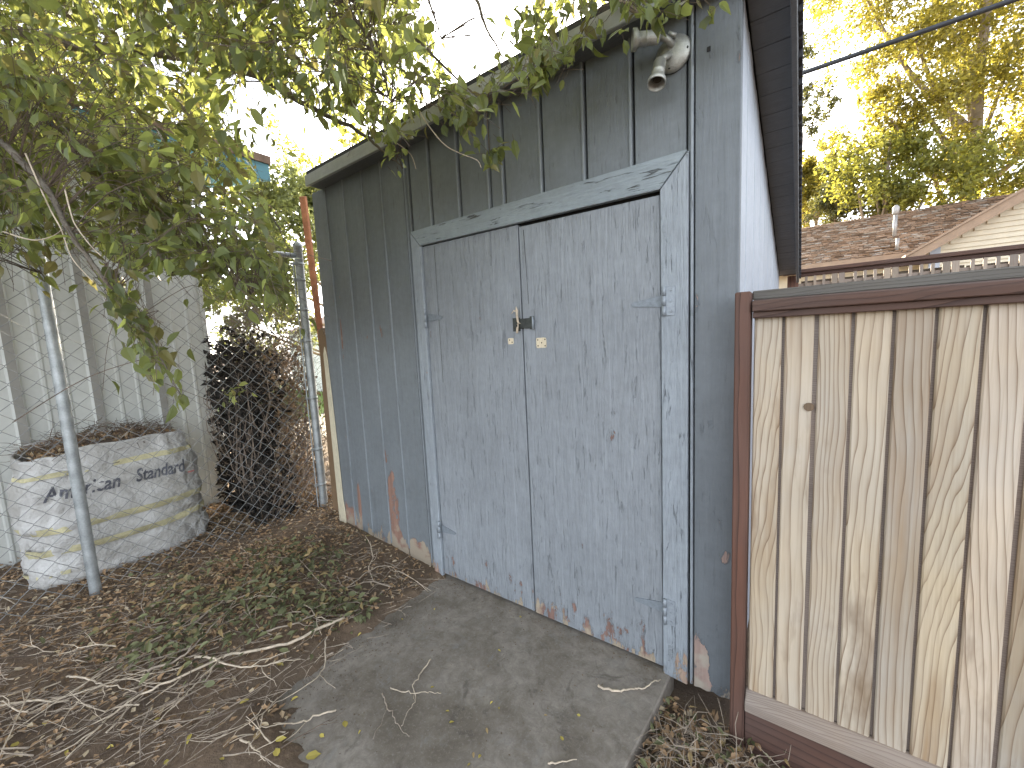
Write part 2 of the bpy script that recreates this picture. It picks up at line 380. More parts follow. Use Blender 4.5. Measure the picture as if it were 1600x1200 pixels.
M['leaf_dry'] = leafmat('dry_brown_leaf', (0.33, 0.215, 0.12), (0.26, 0.16, 0.07), 0.2, 0.65, (0.52, 0.42, 0.28), 0.75)
M['leaf_yellow'] = leafmat('fallen_yellow_leaf', (0.52, 0.42, 0.10), (0.4, 0.3, 0.05), 0.2, 0.35, (0.35, 0.25, 0.12), 0.6)
M['cable'] = simple('black_cable', (0.035, 0.037, 0.042), 0.6)
M['rust'] = simple('rusty_orange_strip', (0.50, 0.20, 0.10), 0.75, 0.3, 12, 0.3)  # orange of low sunlight put into the base colour

def mk_dirt():
    t = NT('dirt'); p = t.pos()
    a = t.noise(p, 2.4, 6, 0.6); b = t.noise(p, 34, 6, 0.7); c = t.noise(p, 130, 3, 0.6)
    col = t.mix(t.mr(b, 0.3, 0.7), (0.095, 0.061, 0.037), (0.20, 0.138, 0.088))
    col = t.mix(t.mr(a, 0.4, 0.65), col, (0.110, 0.078, 0.052))
    col = t.mix(t.mr(c, 0.62, 0.75), col, (0.20, 0.165, 0.125))
    h = t.math('ADD', t.math('MULTIPLY', b, 0.7), t.math('MULTIPLY', c, 0.3))
    return t.fin(col, 0.95, t.bump(h, 0.9, 0.015))
def mk_slab():
    t = NT('stained_concrete'); p = t.pos()
    a = t.noise(p, 3.0, 7, 0.62, 0.4); b = t.noise(p, 20, 8, 0.72, 0.6); c = t.noise(p, 90, 5, 0.75); d = t.noise(t.vmath('ADD', p, (7, 3, 1)), 6.5, 6, 0.7, 0.8)
    col = t.mix(t.mr(b, 0.34, 0.66), (0.168, 0.142, 0.113), (0.285, 0.250, 0.208))
    col = t.mix(t.math('MULTIPLY', t.mr(a, 0.44, 0.64), 0.75), col, (0.112, 0.090, 0.064))
    col = t.mix(t.math('MULTIPLY', t.mr(d, 0.56, 0.68), 0.5), col, (0.235, 0.225, 0.205))
    col = t.mix(t.math('MULTIPLY', t.mr(d, 0.42, 0.32), 0.6), col, (0.075, 0.063, 0.050))
    col = t.mix(t.math('MULTIPLY', t.mr(c, 0.54, 0.68), 0.5), col, (0.30, 0.275, 0.235))
    h = t.math('ADD', t.math('MULTIPLY', b, 0.5), t.math('MULTIPLY', c, 0.4))
    return t.fin(col, t.mr(a, 0.3, 0.7, 0.72, 0.9), t.bump(h, 0.45, 0.006))
M['dirt'] = mk_dirt(); M['slab'] = mk_slab()
M['alley'] = simple('sunlit_gravel', (0.46, 0.41, 0.34), 0.95, 0.25, 30, 0.5)
M['lawn'] = simple('lawn_grass', (0.13, 0.19, 0.025), 0.9, 0.35, 40, 0.8)
M['concrete'] = simple('grey_concrete', (0.33, 0.32, 0.30), 0.9, 0.25, 24, 0.6)

# ------------------------------------------------------------------ ground, slab, alley, lawn
def axis_steps(lo, hi, fine_lo, fine_hi, step):
    a = []; x = fine_lo
    while x < fine_hi: a.append(x); x += step
    a.append(fine_hi)
    s = step*2; x = fine_hi + s
    while x < hi: a.append(x); s *= 1.5; x += s
    a.append(hi)
    s = step*2; x = fine_lo - s
    while x > lo: a.insert(0, x); s *= 1.5; x -= s
    a.insert(0, lo); return a
xs = axis_steps(-500, 500, -4.6, 0.9, 0.028); ys = axis_steps(-500, 500, -2.2, 0.7, 0.028)
mb = MB(); nx = len(xs)
mb.v = [(x, y, ground_h(x, y)) for y in ys for x in xs]
mb.f = [(j*nx+i, j*nx+i+1, (j+1)*nx+i+1, (j+1)*nx+i) for j in range(len(ys)-1) for i in range(nx-1)]
tag(mb.build('ground', M['dirt'], smooth=True), kind='structure')
SLAB = -0.009
mb = MB()
right = [(-0.246, 0.018), (-0.250, -0.045), (-0.256, -0.2), (-0.268, -0.36), (-0.281, -0.53), (-0.296, -0.75), (-0.32, -1.0), (-0.36, -1.75)]
pts = [(-1.80, 0.018), (-1.80, -1.75)] + [(x+0.004*nz(y*30, 1), y) for x, y in reversed(right)]
mb.prism([(x, y) for x, y in pts], 'z', -0.13, SLAB)
tag(mb.build('concrete_slab', M['slab'], bevel=0.006), kind='structure')
mb = MB(); mb.quad((-30, 0.75, 0.004), (-3.2, 0.45, 0.006), (-3.2, 30, 0.004), (-30, 30, 0.004))
tag(mb.build('gravel_alley', M['alley']), kind='structure')
mb = MB(); n = 0
for i in range(1400):
    x, y = U(-16, -8.3), U(1.6, 7.0)
    if y > 2.1 + (-8.2-x)*0.55 + 1.6: continue
    a = U(0, 6.28); l = U(0.05, 0.12); h = U(0.05, 0.11)
    mb.tri((x-math.cos(a)*0.03, y-math.sin(a)*0.03, 0.01), (x+math.cos(a)*0.03, y+math.sin(a)*0.03, 0.01), (x+U(-.04, .04), y+U(-.04, .04), h))
mb.quad((-20, 1.2, 0.012), (-8.4, 1.7, 0.012), (-9.6, 4.3, 0.012), (-20, 9.5, 0.012))
tag(mb.build('lawn', M['lawn']), kind='structure')

# ------------------------------------------------------------------ the shed
shed = thing('shed', 'grey-blue painted wooden shed with double doors and peeling paint', 'shed', (-1.46, 0, 0))
ZT = 2.74
# inner dark backing
mb = MB(); mb.box(-2.90, -0.012, 0.022, 0.05, 0.0, ZT); mb.box(-2.90, -2.87, 0.05, 3.0, 0.0, 2.0)
mb.box(-2.87, -0.02, 2.97, 3.0, 0, 2.02); mb.build('backing', M['dark_gap'], shed)
def board(name, x0, x1, z0, z1, mat, y0=0.0, y1=0.02, tilt=0.0, rag=0.0, par=shed):
    """vertical board; bottom can be ragged"""
    n = 6 if rag else 1
    out = [(x0, z1), (x0, z0)] if not rag else [(x0, z1)] + [(x0+(x1-x0)*i/n, z0 + U(0, rag)) for i in range(n+1)]
    if not rag: out += [(x1, z0)]
    out += [(x1, z1)]
    mb = MB().prism(out, 'y', y1, y0 + tilt)
    return mb.build(name, mat, par, 0.0025)
seamL = [-2.92, -2.736, -2.506, -2.281, -2.075, -1.843]
for i in range(5):
    board('siding_board', seamL[i]+0.007, seamL[i+1]-0.007, U(-0.02, 0.0), ZT, M['siding'], U(-0.003, 0.003), rag=0.03)
# lips that cover the seams of the left boards (the overlapping edge of each board)
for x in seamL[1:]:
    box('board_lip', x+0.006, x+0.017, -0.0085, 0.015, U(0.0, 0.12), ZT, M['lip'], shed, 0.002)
seamT = [-1.782, -1.603, -1.376, -1.159, -1.064, -0.835, -0.609, -0.393, -0.182]
for i in range(8):
    board('siding_board', seamT[i]+0.006, seamT[i+1]-0.005, 2.236, ZT, M['siding'], U(-0.006, 0.0))
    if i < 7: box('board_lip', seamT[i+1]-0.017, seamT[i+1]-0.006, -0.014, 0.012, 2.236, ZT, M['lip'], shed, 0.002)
box('batten', -0.180, -0.170, -0.006, 0.015, 1.98, ZT, M['corner'], shed)
# door trim
def trim(pts, mat, y0=-0.030, y1=-0.002): return MB().prism(pts, 'y', y1, y0).build('door_trim', mat, shed, 0.003)
trim([(-1.785, 2.228), (-1.785, 0.0), (-1.752, -0.01), (-1.706, 0.0), (-1.704, 2.135)], M['trim'])
ragR = [(-0.174, 2.232), (-0.2815, 2.112)] + [(-0.281 + 0.004*nz(z*9, 3), z) for z in (1.8, 1.5, 1.1, .8, .5, .3, .12, -0.012)] + [(-0.178, -0.02)]
trim(ragR, M['trim'])
trim([(-1.783, 2.233), (-1.704, 2.1375), (-0.2835, 2.1145), (-0.1765, 2.236)], M['header'], -0.031)
box('batten', -0.168, -0.1575, -0.026, 0.02, -0.01, ZT, M['trim'], shed, 0.003)
box('jamb', -1.800, -1.788, -0.012, 0.02, 0.02, ZT, M['siding'], shed, 0.003)
board('siding_board', -1.837, -1.803, 0.0, ZT, M['siding'])
# corner board and side wall
board('corner_board', -0.152, 0.0, -0.02, ZT, M['corner'], -0.020, 0.02, rag=0.012)
yy = 0.023; k = 0
for wd in [0.155]*20:
    if yy > 2.95: break
    y2 = min(yy+wd, 2.98)
    MB().prism([(yy+0.001, -0.02), (y2-0.001, -0.02), (y2-0.001, 2.725-0.235*y2), (yy+0.001, 2.725-0.235*yy)], 'x', -0.019, 0.0015*(k % 2)).build('side_board', M['side'], shed, 0.0012)
    yy = y2; k += 1
# roof, fascia, soffit
def zr(y): return 2.76 - 0.235*y
mb = MB(); mb.prism([(-0.10, zr(-0.10)+0.02), (3.12, zr(3.12)+0.02), (3.12, zr(3.12)+0.06), (-0.10, zr(-0.10)+0.06)], 'x', -2.79, 0.165)
roof = mb.build('roof', M['roof_felt'], shed, 0.004)
mb = MB()
for i in range(46):                                   # torn felt along the rake edge
    y = -0.1+i*0.07; z = zr(y)
    mb.box(0.157, 0.170+0.006*nz(i, 4), y, y+0.066, z-0.035+0.03*nz(i*1.7, 9), z+0.055)
mb.build('felt_edge', M['roof_felt'], roof)
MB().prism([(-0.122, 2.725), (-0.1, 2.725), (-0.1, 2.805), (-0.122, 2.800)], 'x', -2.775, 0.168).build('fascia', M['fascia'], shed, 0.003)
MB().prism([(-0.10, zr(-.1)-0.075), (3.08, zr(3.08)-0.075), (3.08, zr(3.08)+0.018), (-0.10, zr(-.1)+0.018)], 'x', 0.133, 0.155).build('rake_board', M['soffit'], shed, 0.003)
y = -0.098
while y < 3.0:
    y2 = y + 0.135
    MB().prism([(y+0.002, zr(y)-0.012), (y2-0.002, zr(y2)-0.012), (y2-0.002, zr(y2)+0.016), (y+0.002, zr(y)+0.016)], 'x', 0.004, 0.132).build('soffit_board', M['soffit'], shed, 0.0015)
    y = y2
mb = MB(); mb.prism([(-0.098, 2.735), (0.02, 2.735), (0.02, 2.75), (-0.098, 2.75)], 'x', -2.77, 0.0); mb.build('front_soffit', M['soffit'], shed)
# cream edge of the far corner
MB().prism([(-2.955, 0.0), (-2.918, -0.01), (-2.86, 0.01), (-2.855, 0.16), (-2.872, 0.3), (-2.876, 0.6), (-2.884, 0.9), (-2.893, 1.2), (-2.905, 1.45), (-2.93, 1.56), (-2.955, 1.5)], 'y', -0.004, -0.012).build('bare_corner_edge', M['cream'], shed, 0.002)

# doors
def make_door(x0, x1, z0, z1, ztl):
    return MB().prism([(x0, z0), (x1, z0), (x1, z1), (x0, ztl)], 'y', 0.018, -0.014).build('door', M['door'], shed, 0.0025)
dL = make_door(-1.701, -0.991, 0.012, 2.122, 2.132); tag(dL, 'left door leaf with dark hasp staple and thin cracked panel seam')
dR = make_door(-0.984, -0.2865, 0.008, 2.098, 2.109); tag(dR, 'right door leaf with tee hinges and paint worn off at its foot')
box('panel_seam', -1.600, -1.598, -0.0146, -0.010, 1.3, 2.12, M['dark_gap'], dL, 0)
MB().prism([(-0.958, 2.09), (-0.9545, 2.09), (-0.942, 1.72), (-0.9435, 1.72)], 'y', -0.010, -0.0146).build('panel_seam', M['dark_gap'], dR)
box('meeting_strip', -1.000, -0.9905, -0.0165, 0.0, 0.012, 2.12, M['door'], dL, 0.002)
def tee_hinge(door, xk, z, side, mat, strap=0.145, plate=True):
    # barrel
    mb = MB()
    for a, b in ((-0.058, -0.02), (-0.017, 0.022), (0.025, 0.06)):
        mb.tube([(xk, -0.037, z+a), (xk, -0.037, z+b)], 0.0085, 10)
    h = mb.build('hinge', mat, door, smooth=True)
    s = -side
    MB().prism([(xk+s*0.004, z-0.022), (xk+s*strap*0.95, z-0.010), (xk+s*strap, z), (xk+s*strap*0.95, z+0.008), (xk+s*0.004, z+0.030)], 'y', -0.0145, -0.0185).build('strap', M['hinge_old'], h, 0.001)
    if plate:
        box('plate', xk+side*0.006, xk+side*0.042, -0.0345, -0.0305, z-0.058, z+0.060, mat, h, 0.001)
        for dz in (-0.042, 0.0, 0.045):
            MB().lathe([(0.0, 0.004), (0.005, 0.0035), (0.006, 0.0)], 8, Matrix.Translation((xk+side*0.026, -0.0345, z+dz)) @ Matrix.Rotation(R(90), 4, 'X')).build('screw', M['hinge'], h)
    return h
tee_hinge(dR, -0.266, 1.668, 1, M['hinge']); tee_hinge(dR, -0.270, 0.300, 1, M['hinge'], plate=True)
tee_hinge(dL, -1.694, 1.698, -1, M['hinge'], 0.13, False); tee_hinge(dL, -1.702, 0.325, -1, M['hinge'], 0.13, False)
# hasp on the right leaf, staple on the left
hp = box('hasp', -1.022, -0.932, -0.024, -0.019, 1.597, 1.648, M['iron'], dR, 0.002)
box('rim', -0.936, -0.912, -0.0245, -0.0145, 1.592, 1.656, M['iron'], hp, 0.002)
mb = MB(); mb.tube([(-0.915, -0.026, 1.590), (-0.915, -0.026, 1.654)], 0.0055, 8); mb.build('hinge_pin', M['hinge'], hp, smooth=True)
st = MB().tube([(-1.003, -0.0145, 1.628), (-1.003, -0.045, 1.628), (-1.003, -0.050, 1.620), (-1.003, -0.045, 1.612), (-1.003, -0.0145, 1.612)], 0.004, 8).build('staple', M['iron'], dL, smooth=True)
box('staple_plate', -1.046, -0.999, -0.0185, -0.0142, 1.585, 1.655, M['iron'], dL, 0.001)
def patch(door, cx, cz, w_, h_, holes):
    pts = []
    for i in range(24):
        a = 2*math.pi*i/24; c, s_ = math.cos(a), math.sin(a)
        k = 1/max(abs(c), abs(s_)); k = min(k, 1.32)
        pts.append((cx + c*k*w_*(1+0.06*nz(i*0.9, cx*9)), cz + s_*k*h_*(1+0.06*nz(i*0.8, cz*7))))
    o = MB().prism(pts, 'y', -0.0142, -0.0152).build('bare_patch', M['bare'], door)
    for hx, hz in holes:
        MB().lathe([(0.0, 0.0007), (0.0035, 0.0006), (0.0038, 0)], 8, Matrix.Translation((cx+hx, -0.0152, cz+hz)) @ Matrix.Rotation(R(90), 4, 'X')).build('screw_hole', M['hole'], o)
patch(dR, -0.876, 1.520, 0.030, 0.026, ((-.02, .015), (.022, .016), (-.02, -.015), (.022, -.016), (0.002, 0)))
patch(dL, -1.066, 1.535, 0.018, 0.016, ((-.008, .006), (.008, -.006)))
# stick pushed through the staple
mb = MB(); mb.tube([(-1.006, -0.040, 1.575), (-1.004, -0.038, 1.60), (-1.000, -0.036, 1.63), (-1.003, -0.038, 1.668), (-1.001, -0.04, 1.69), (-1.003, -0.043, 1.712)], [0.006, 0.0065, 0.006, 0.007, 0.0075, 0.001], 7)
mb.tube([(-1.002, -0.04, 1.685), (-1.018, -0.044, 1.692), (-1.024, -0.046, 1.683), (-1.035, -0.047, 1.676)], [0.006, 0.004, 0.003, 0.001], 5)
mb.tube([(-1.000, -0.038, 1.624), (-0.988, -0.045, 1.626), (-0.976, -0.048, 1.623)], [0.004, 0.003, 0.001], 5)
tag(mb.build('stick', M['twig'], smooth=True), 'short pale stick pushed through the door hasp as a pin', 'stick')

# ------------------------------------------------------------------ flood light holder
fl = thing('flood_light_holder', 'bare double-socket flood light holder screwed below the shed eave', 'light fixture', (-0.245, -0.01, 2.60))
Mx = Matrix.Translation((-0.232, -0.012, 2.603)) @ Matrix.Rotation(R(90), 4, 'X')
MB().lathe([(0.066, 0.0), (0.066, 0.006), (0.060, 0.014), (0.040, 0.024), (0.018, 0.028), (0.0, 0.029)], 28, Mx).build('base_plate', M['aluminium'], fl, smooth=True)
def socket(org, d, L, r0, r1):
    q = Vector(d).normalized().to_track_quat('Z', 'Y').to_matrix().to_4x4(); T = Matrix.Translation(org) @ q
    prof = [(0.0, 0.0), (r0*0.6, 0.0), (r0, 0.006), (r0, L*0.45), (r0*1.06, L*0.46), (r0*1.06, L*0.52), (r0, L*0.53), (r0*1.05, L*0.78), (r1, L*0.84), (r1, L), (r1*0.90, L), (r1*0.86, L*0.86), (r0*0.8, L*0.7), (r0*0.72, L*0.3), (0, L*0.3)]
    s = MB().lathe(prof, 22, T).build('socket', M['aluminium'], fl, smooth=True)
    MB().lathe([(r0*0.70, L*0.32), (r0*0.70, L*0.8), (r0*0.62, L*0.8), (r0*0.62, L*0.33), (0, L*0.33)], 18, T).build('lamp_socket', M['brass_in'], s, smooth=True)
socket((-0.262, -0.085, 2.556), (-0.03, -0.38, -0.95), 0.105, 0.0225, 0.033)
socket((-0.262, -0.085, 2.640), (-0.86, -0.45, 0.02), 0.100, 0.0235, 0.036)
for a, b in (((-0.238, -0.035, 2.592), (-0.262, -0.085, 2.553)), ((-0.230, -0.035, 2.622), (-0.258, -0.082, 2.640))):
    MB().tube([a, ((Vector(a)+Vector(b))/2 + Vector((0.004, -0.008, 0))), b], [0.013, 0.011, 0.013], 10).build('arm', M['aluminium'], fl, smooth=True)
MB().tube([(-0.215, -0.045, 2.645), (-0.238, -0.060, 2.655)], 0.008, 8).build('knuckle_screw', M['aluminium'], fl, smooth=True)
for dx, dz in ((0.045, -0.005), (-0.018, -0.05)):
    MB().lathe([(0.0, 0.004), (0.006, 0.003), (0.007, 0.0)], 8, Matrix.Translation((-0.225+dx, -0.026, 2.603+dz)) @ Matrix.Rotation(R(90), 4, 'X')).build('screw', M['iron'], fl)
box('nail_knot', -0.112, -0.100, -0.0235, -0.020, 2.555, 2.572, M['dark_gap'], shed, 0.001)

# ------------------------------------------------------------------ near board fence
fence = thing('board_fence', 'new pale cedar board fence panel with brown stained rails right of the shed', 'fence', (0.5, -0.12, -0.08))
box('post', 0.004, 0.052, -0.150, -0.075, -0.10, 1.668, M['redwood'], fence, 0.004)
fx = [0.057, 0.146, 0.237, 0.327, 0.420, 0.509, 0.601, 0.692, 0.783, 0.874, 0.965, 1.056, 1.147]
fm = [M['fence']]
for i in range(len(fx)-1):
    bo = MB().box(fx[i]+0.004, fx[i+1]-0.003-U(0, 0.005), -0.115+U(-0.003, 0.003), -0.0985, 0.10, 1.60).build('board', M['fence'], fence, 0.004)
    if i == 1:
        mb = MB(); kx, kz = 0.222, 1.272
        pts = [(kx+0.015*math.cos(a*0.524)*(1+0.12*nz(a, 1)), kz+0.014*math.sin(a*0.524)*(1+0.12*nz(a, 2))) for a in range(12)]
        mb.prism(pts, 'y', -0.112, -0.1195).build('knot', M['old_wood'], bo)
box('backing_board', 0.06, 1.15, -0.097, -0.083, 0.10, 1.60, M['kick_x'], fence, 0.002)
MB().prism([(-0.158, 1.597), (-0.10, 1.597), (-0.085, 1.636), (-0.10, 1.640), (-0.150, 1.634), (-0.160, 1.622)], 'x', 0.056, 1.3).build('top_rail', M['redwood_x'], fence, 0.003)
box('under_rail', 0.058, 1.3, -0.142, -0.116, 1.575, 1.597, M['redwood_x'], fence, 0.002)
MB().prism([(-0.09, 1.640), (0.0, 1.644), (0.0, 1.676), (-0.09, 1.672)], 'x', 0.052, 1.3).build('cap_board', M['grey_wood_x'], fence, 0.003)
box('spacer', 0.056, 1.29, -0.075, -0.015, 1.62, 1.642, M['redwood_x'], fence, 0.001)
MB().prism([(-0.152, 0.085), (-0.152, 0.122), (-0.118, 0.155), (-0.1, 0.155), (-0.1, 0.085)], 'x', 0.054, 1.3).build('bottom_rail', M['kick_x'], fence, 0.003)
box('kick_board', 0.054, 1.3, -0.140, -0.110, -0.09, 0.083, M['redwood_x'], fence, 0.003)

# ------------------------------------------------------------------ lattice fence behind
YL = 3.2
lf = thing('lattice_fence', 'brown fence with small square lattice top behind the board fence', 'fence', (1.2, YL, 0))
box('post', 0.06, 0.15, YL-0.05, YL+0.05, 0.0, 2.04, M['redwood'], lf, 0.004)
box('post', 2.40, 2.49, YL-0.05, YL+0.05, 0.0, 2.04, M['redwood'], lf, 0.004)
box('top_rail', 0.02, 3.4, YL-0.075, YL+0.075, 2.055, 2.090, M['redwood_x'], lf, 0.004)
box('top_rail', 0.15, 3.4, YL-0.045, YL-0.01, 2.020, 2.055, M['redwood_x'], lf, 0.003)
box('lattice_rail', 0.15, 3.4, YL-0.03, YL-0.02, 1.93, 1.958, M['lattice'], lf, 0.001)
box('lattice_rail', 0.15, 3.4, YL-0.03, YL-0.02, 1.82, 1.848, M['lattice'], lf, 0.001)
x = 0.20; k = 0
while x < 3.3:
    if k % 4 == 3:
        box('lattice_slat', x, x+0.045, YL-0.05, YL-0.034, 1.78, 2.02, M['lattice'], lf, 0.001)
        box('lattice_slat', x+0.052, x+0.097, YL-0.05, YL-0.034, 1.78, 2.02, M['lattice'], lf, 0.001); x += 0.16
    else:
        box('lattice_slat', x, x+0.022, YL-0.048, YL-0.034, 1.78, 2.02, M['lattice'], lf, 0.001); x += 0.068
    k += 1
box('lattice_rail', 0.15, 3.4, YL-0.02, YL+0.02, 1.72, 1.79, M['redwood_x'], lf, 0.002)
x = 0.15
while x < 3.4:
    box('board', x, x+0.135, YL-0.01, YL+0.008, 0.03, 1.80, M['lattice'], lf, 0.002)
    x += 0.14
x = 0.17
while x < 3.4:                                        # neighbour's far-side boards seen through the lattice
    box('backing_board', x, x+0.55, YL+0.06, YL+0.075, 1.0, 1.985+0.02*nz(x, 3), M['grey_wood_x'], lf, 0.002); x += 0.56

# ------------------------------------------------------------------ neighbour house
YG = 11.0
M['clap'] = simple('cream_clapboard', (0.66, 0.57, 0.42), 0.7, 0.08, 4, 0.1)
M['shingle'] = leafmat('wood_shingle', (0.27, 0.175, 0.11), (0.1, 0.1, 0.1), 0.0, 0.5, (0.38, 0.33, 0.27), 0.9)
M['rakepaint'] = simple('brown_rake_paint', (0.34, 0.23, 0.15), 0.7, 0.12, 6, 0.2)
M['ventmetal'] = simple('vent_pipe_metal', (0.36, 0.34, 0.31), 0.5, 0.2, 10, 0.1, 0.4)
house = thing('house', 'cream clapboard house with a worn wood shingle roof behind the fences', 'house', (4, 13, 0))
box('wall', -4.0, 8.4, YG+1.1, 18.0, 0, 3.08, M['clap'], house, 0)
gx0, gxp, gz0 = 2.42, 5.60, 3.05; sl = 0.62           # gable: rake runs from its eave to the peak
MB().prism([(gx0, 0.0), (2*gxp-gx0, 0), (2*gxp-gx0, gz0), (gxp, gz0+(gxp-gx0)*sl), (gx0, gz0)], 'y', YG+0.03, 15.0).build('gable_wall', M['clap'], house)
z = 2.2
while z < gz0+(gxp-gx0)*sl-0.2:
    xa = gx0 if z < gz0 else gx0 + (z-gz0)/sl
    MB().prism([(YG+0.03, z), (YG-0.005, z), (YG+0.022, z+0.105), (YG+0.03, z+0.105)], 'x', xa+0.14, 2*gxp-xa-0.02).build('clapboard', M['clap'], house)
    z += 0.105
M['bluegrey'] = simple('grey_corner_trim', (0.40, 0.42, 0.46), 0.6, 0.1)
MB().box(gx0-0.01, gx0+0.15, YG-0.02, YG+0.10, 0, gz0+0.06).build('corner_trim', M['bluegrey'], house)
ex = gx0-0.42
def rk(x): return gz0 + (x-gx0)*sl
MB().prism([(ex, rk(ex)-0.02), (gxp, rk(gxp)-0.02), (gxp, rk(gxp)+0.20), (ex, rk(ex)+0.16)], 'y', YG-0.34, YG-0.28).build('rake_board', M['rakepaint'], house)
MB().prism([(ex+0.05, rk(ex+.05)+0.02), (gxp, rk(gxp)+0.02), (gxp, rk(gxp)+0.06), (ex+0.05, rk(ex+.05)+0.06)], 'y', YG-0.28, YG+0.04).build('rake_soffit', M['rakepaint'], house)
MB().prism([(ex-0.03, rk(ex)+0.15), (gxp, rk(gxp)+0.19), (gxp, rk(gxp)+0.24), (ex-0.03, rk(ex)+0.20)], 'y', YG-0.38, 15.6).build('gable_roof', M['rakepaint'], house)
# main roof: slope rising away from us
e0, z0, r0_, zr0 = YG+0.55, 3.14, 15.6, 4.86
rf = MB().prism([(e0, z0-0.05), (r0_, zr0-0.05), (20.6, z0-0.05), (20.6, z0), (r0_, zr0), (e0, z0)], 'x', -4.3, 8.8).build('roof', M['rakepaint'], house)
mb = MB(); rows = 34; dv = Vector((0, r0_-e0, zr0-z0)); nn = Vector((0, -dv.z, dv.y)).normalized()
for r in range(rows):
    x = -0.6 + U(-.1, 0)
    while x < 5.6:
        wd = U(0.09, 0.24); a = Vector((x, e0, z0)) + dv*(r/rows); b = Vector((x, e0, z0)) + dv*((r+1.15)/rows)
        lift = U(0.022, 0.05); e = Vector((wd-0.012, 0, 0)); j = dv.normalized()*U(-0.03, 0.03)
        p0 = a+nn*lift+j; p1 = p0+e+nn*U(-.008, .012)
        mb.quad(tuple(p0), tuple(p1), tuple(b+e+nn*0.006), tuple(b+nn*0.006))
        mb.quad(tuple(p0-nn*0.025), tuple(p1-nn*0.025), tuple(p1), tuple(p0))
        x += wd
tag(mb.build('shingles', M['shingle'], rf), kind='stuff')
box('fascia', -4.3, ex+0.1, e0-0.03, e0, z0-0.16, z0-0.0, M['rakepaint'], house)
vb = Vector((2.08, e0, z0)) + dv*0.36
mb = MB(); mb.tube([vb-Vector((0, 0, .1)), vb+Vector((0, 0, 0.55))], 0.042, 12); mb.tube([vb+Vector((0, 0, .56)), vb+Vector((0, 0, .60)), vb+Vector((0, 0, 0.74)), vb+Vector((0, 0, .8))], [.05, .07, .07, .03], 12)
mb.build('vent_pipe', M['ventmetal'], rf, smooth=True)
mb = MB(); vc = Vector((1.98, e0, z0)) + dv*0.05
mb.tube([vc, vc+Vector((0, 0, 0.30))], 0.035, 10); mb.build('vent_pipe', M['ventmetal'], rf, smooth=True)

# ------------------------------------------------------------------ overhead cable
pts = []
for i in range(25):
    x = -7+i*0.75; pts.append((x, 3.35, 3.975 + 0.0012*(x-1)**2))
tag(MB().tube(pts, 0.021, 8).build('overhead_cable', M['cable'], smooth=True), 'thick black overhead cable slanting across the sky behind the shed', 'cable')

# ------------------------------------------------------------------ chain link fence
clf = thing('chain_link_fence', 'galvanised chain link fence with pipe posts left of the shed', 'fence', (-3.45, -0.6, 0))
HF = 2.32
def post(x, y, r, h, lean=(0, 0), dome=True):
    top = (x+lean[0], y+lean[1], h)
    n = 10; pts = [(x+lean[0]*t/n, y+lean[1]*t/n, -0.15+(h+0.15)*t/n) for t in range(n+1)]
    rr = [r]*len(pts)
    if dome:
        pts += [(top[0], top[1], h+0.005), (top[0], top[1], h+0.03), (top[0], top[1], h+0.05), (top[0], top[1], h+0.056)]; rr += [r*1.12, r*1.08, r*0.7, r*0.1]
    return MB().tube(pts, rr, 14).build('post', M['galv'], clf, smooth=True)
p1 = post(-3.45, 0.126, 0.036, 2.44, (0.0, 0.0))
p2 = post(-3.46, -1.405, 0.030, 2.30, (0.0, 0.0), False)
for z in (2.30, 2.16, 1.90, 1.62, 1.10, 0.62, 0.28):
    b = MB().tube([(-3.45, 0.126, z-0.012), (-3.45, 0.126, z+0.012)], 0.039, 14).build('tension_band', M['galv'], clf, smooth=True)
    MB().box(-3.458, -3.442, 0.060, 0.092, z-0.011, z+0.011).build('band_tab', M['galv'], b, 0.001)
MB().tube([(-3.45, 0.070, 0.05), (-3.45, 0.070, 2.30)], 0.006, 6).build('tension_bar', M['galv'], clf)
MB().tube([(-3.45, 0.10, 2.37), (-3.452, -0.6, 2.355), (-3.46, -1.405, 2.34), (-3.46, -3.2, 2.33)], 0.021, 10).build('top_rail', M['galv'], clf, smooth=True)
CELL = 0.104; A_ = CELL/4; HS = CELL/2; segs = int(HF/HS)
def zigzag(flip):
    path = []
    for i in range(segs+1):
        sg = (1 if i % 2 else -1)*flip
        path += [(0.003*sg, sg*A_, 0.02+i*HS-0.003), (-0.003*sg, sg*A_, 0.02+i*HS+0.003)]
    me = MB().tube(path, 0.0019, 4, False).mesh('wire'); me.materials.append(M['wire']); return me
wms = [zigzag(1), zigzag(-1)]
for i in range(52):
    add_obj('wire', wms[i % 2], None, clf, (U(-.002, .002), 0.64 - 2*A_*(i+0.5)+0.02, 0))

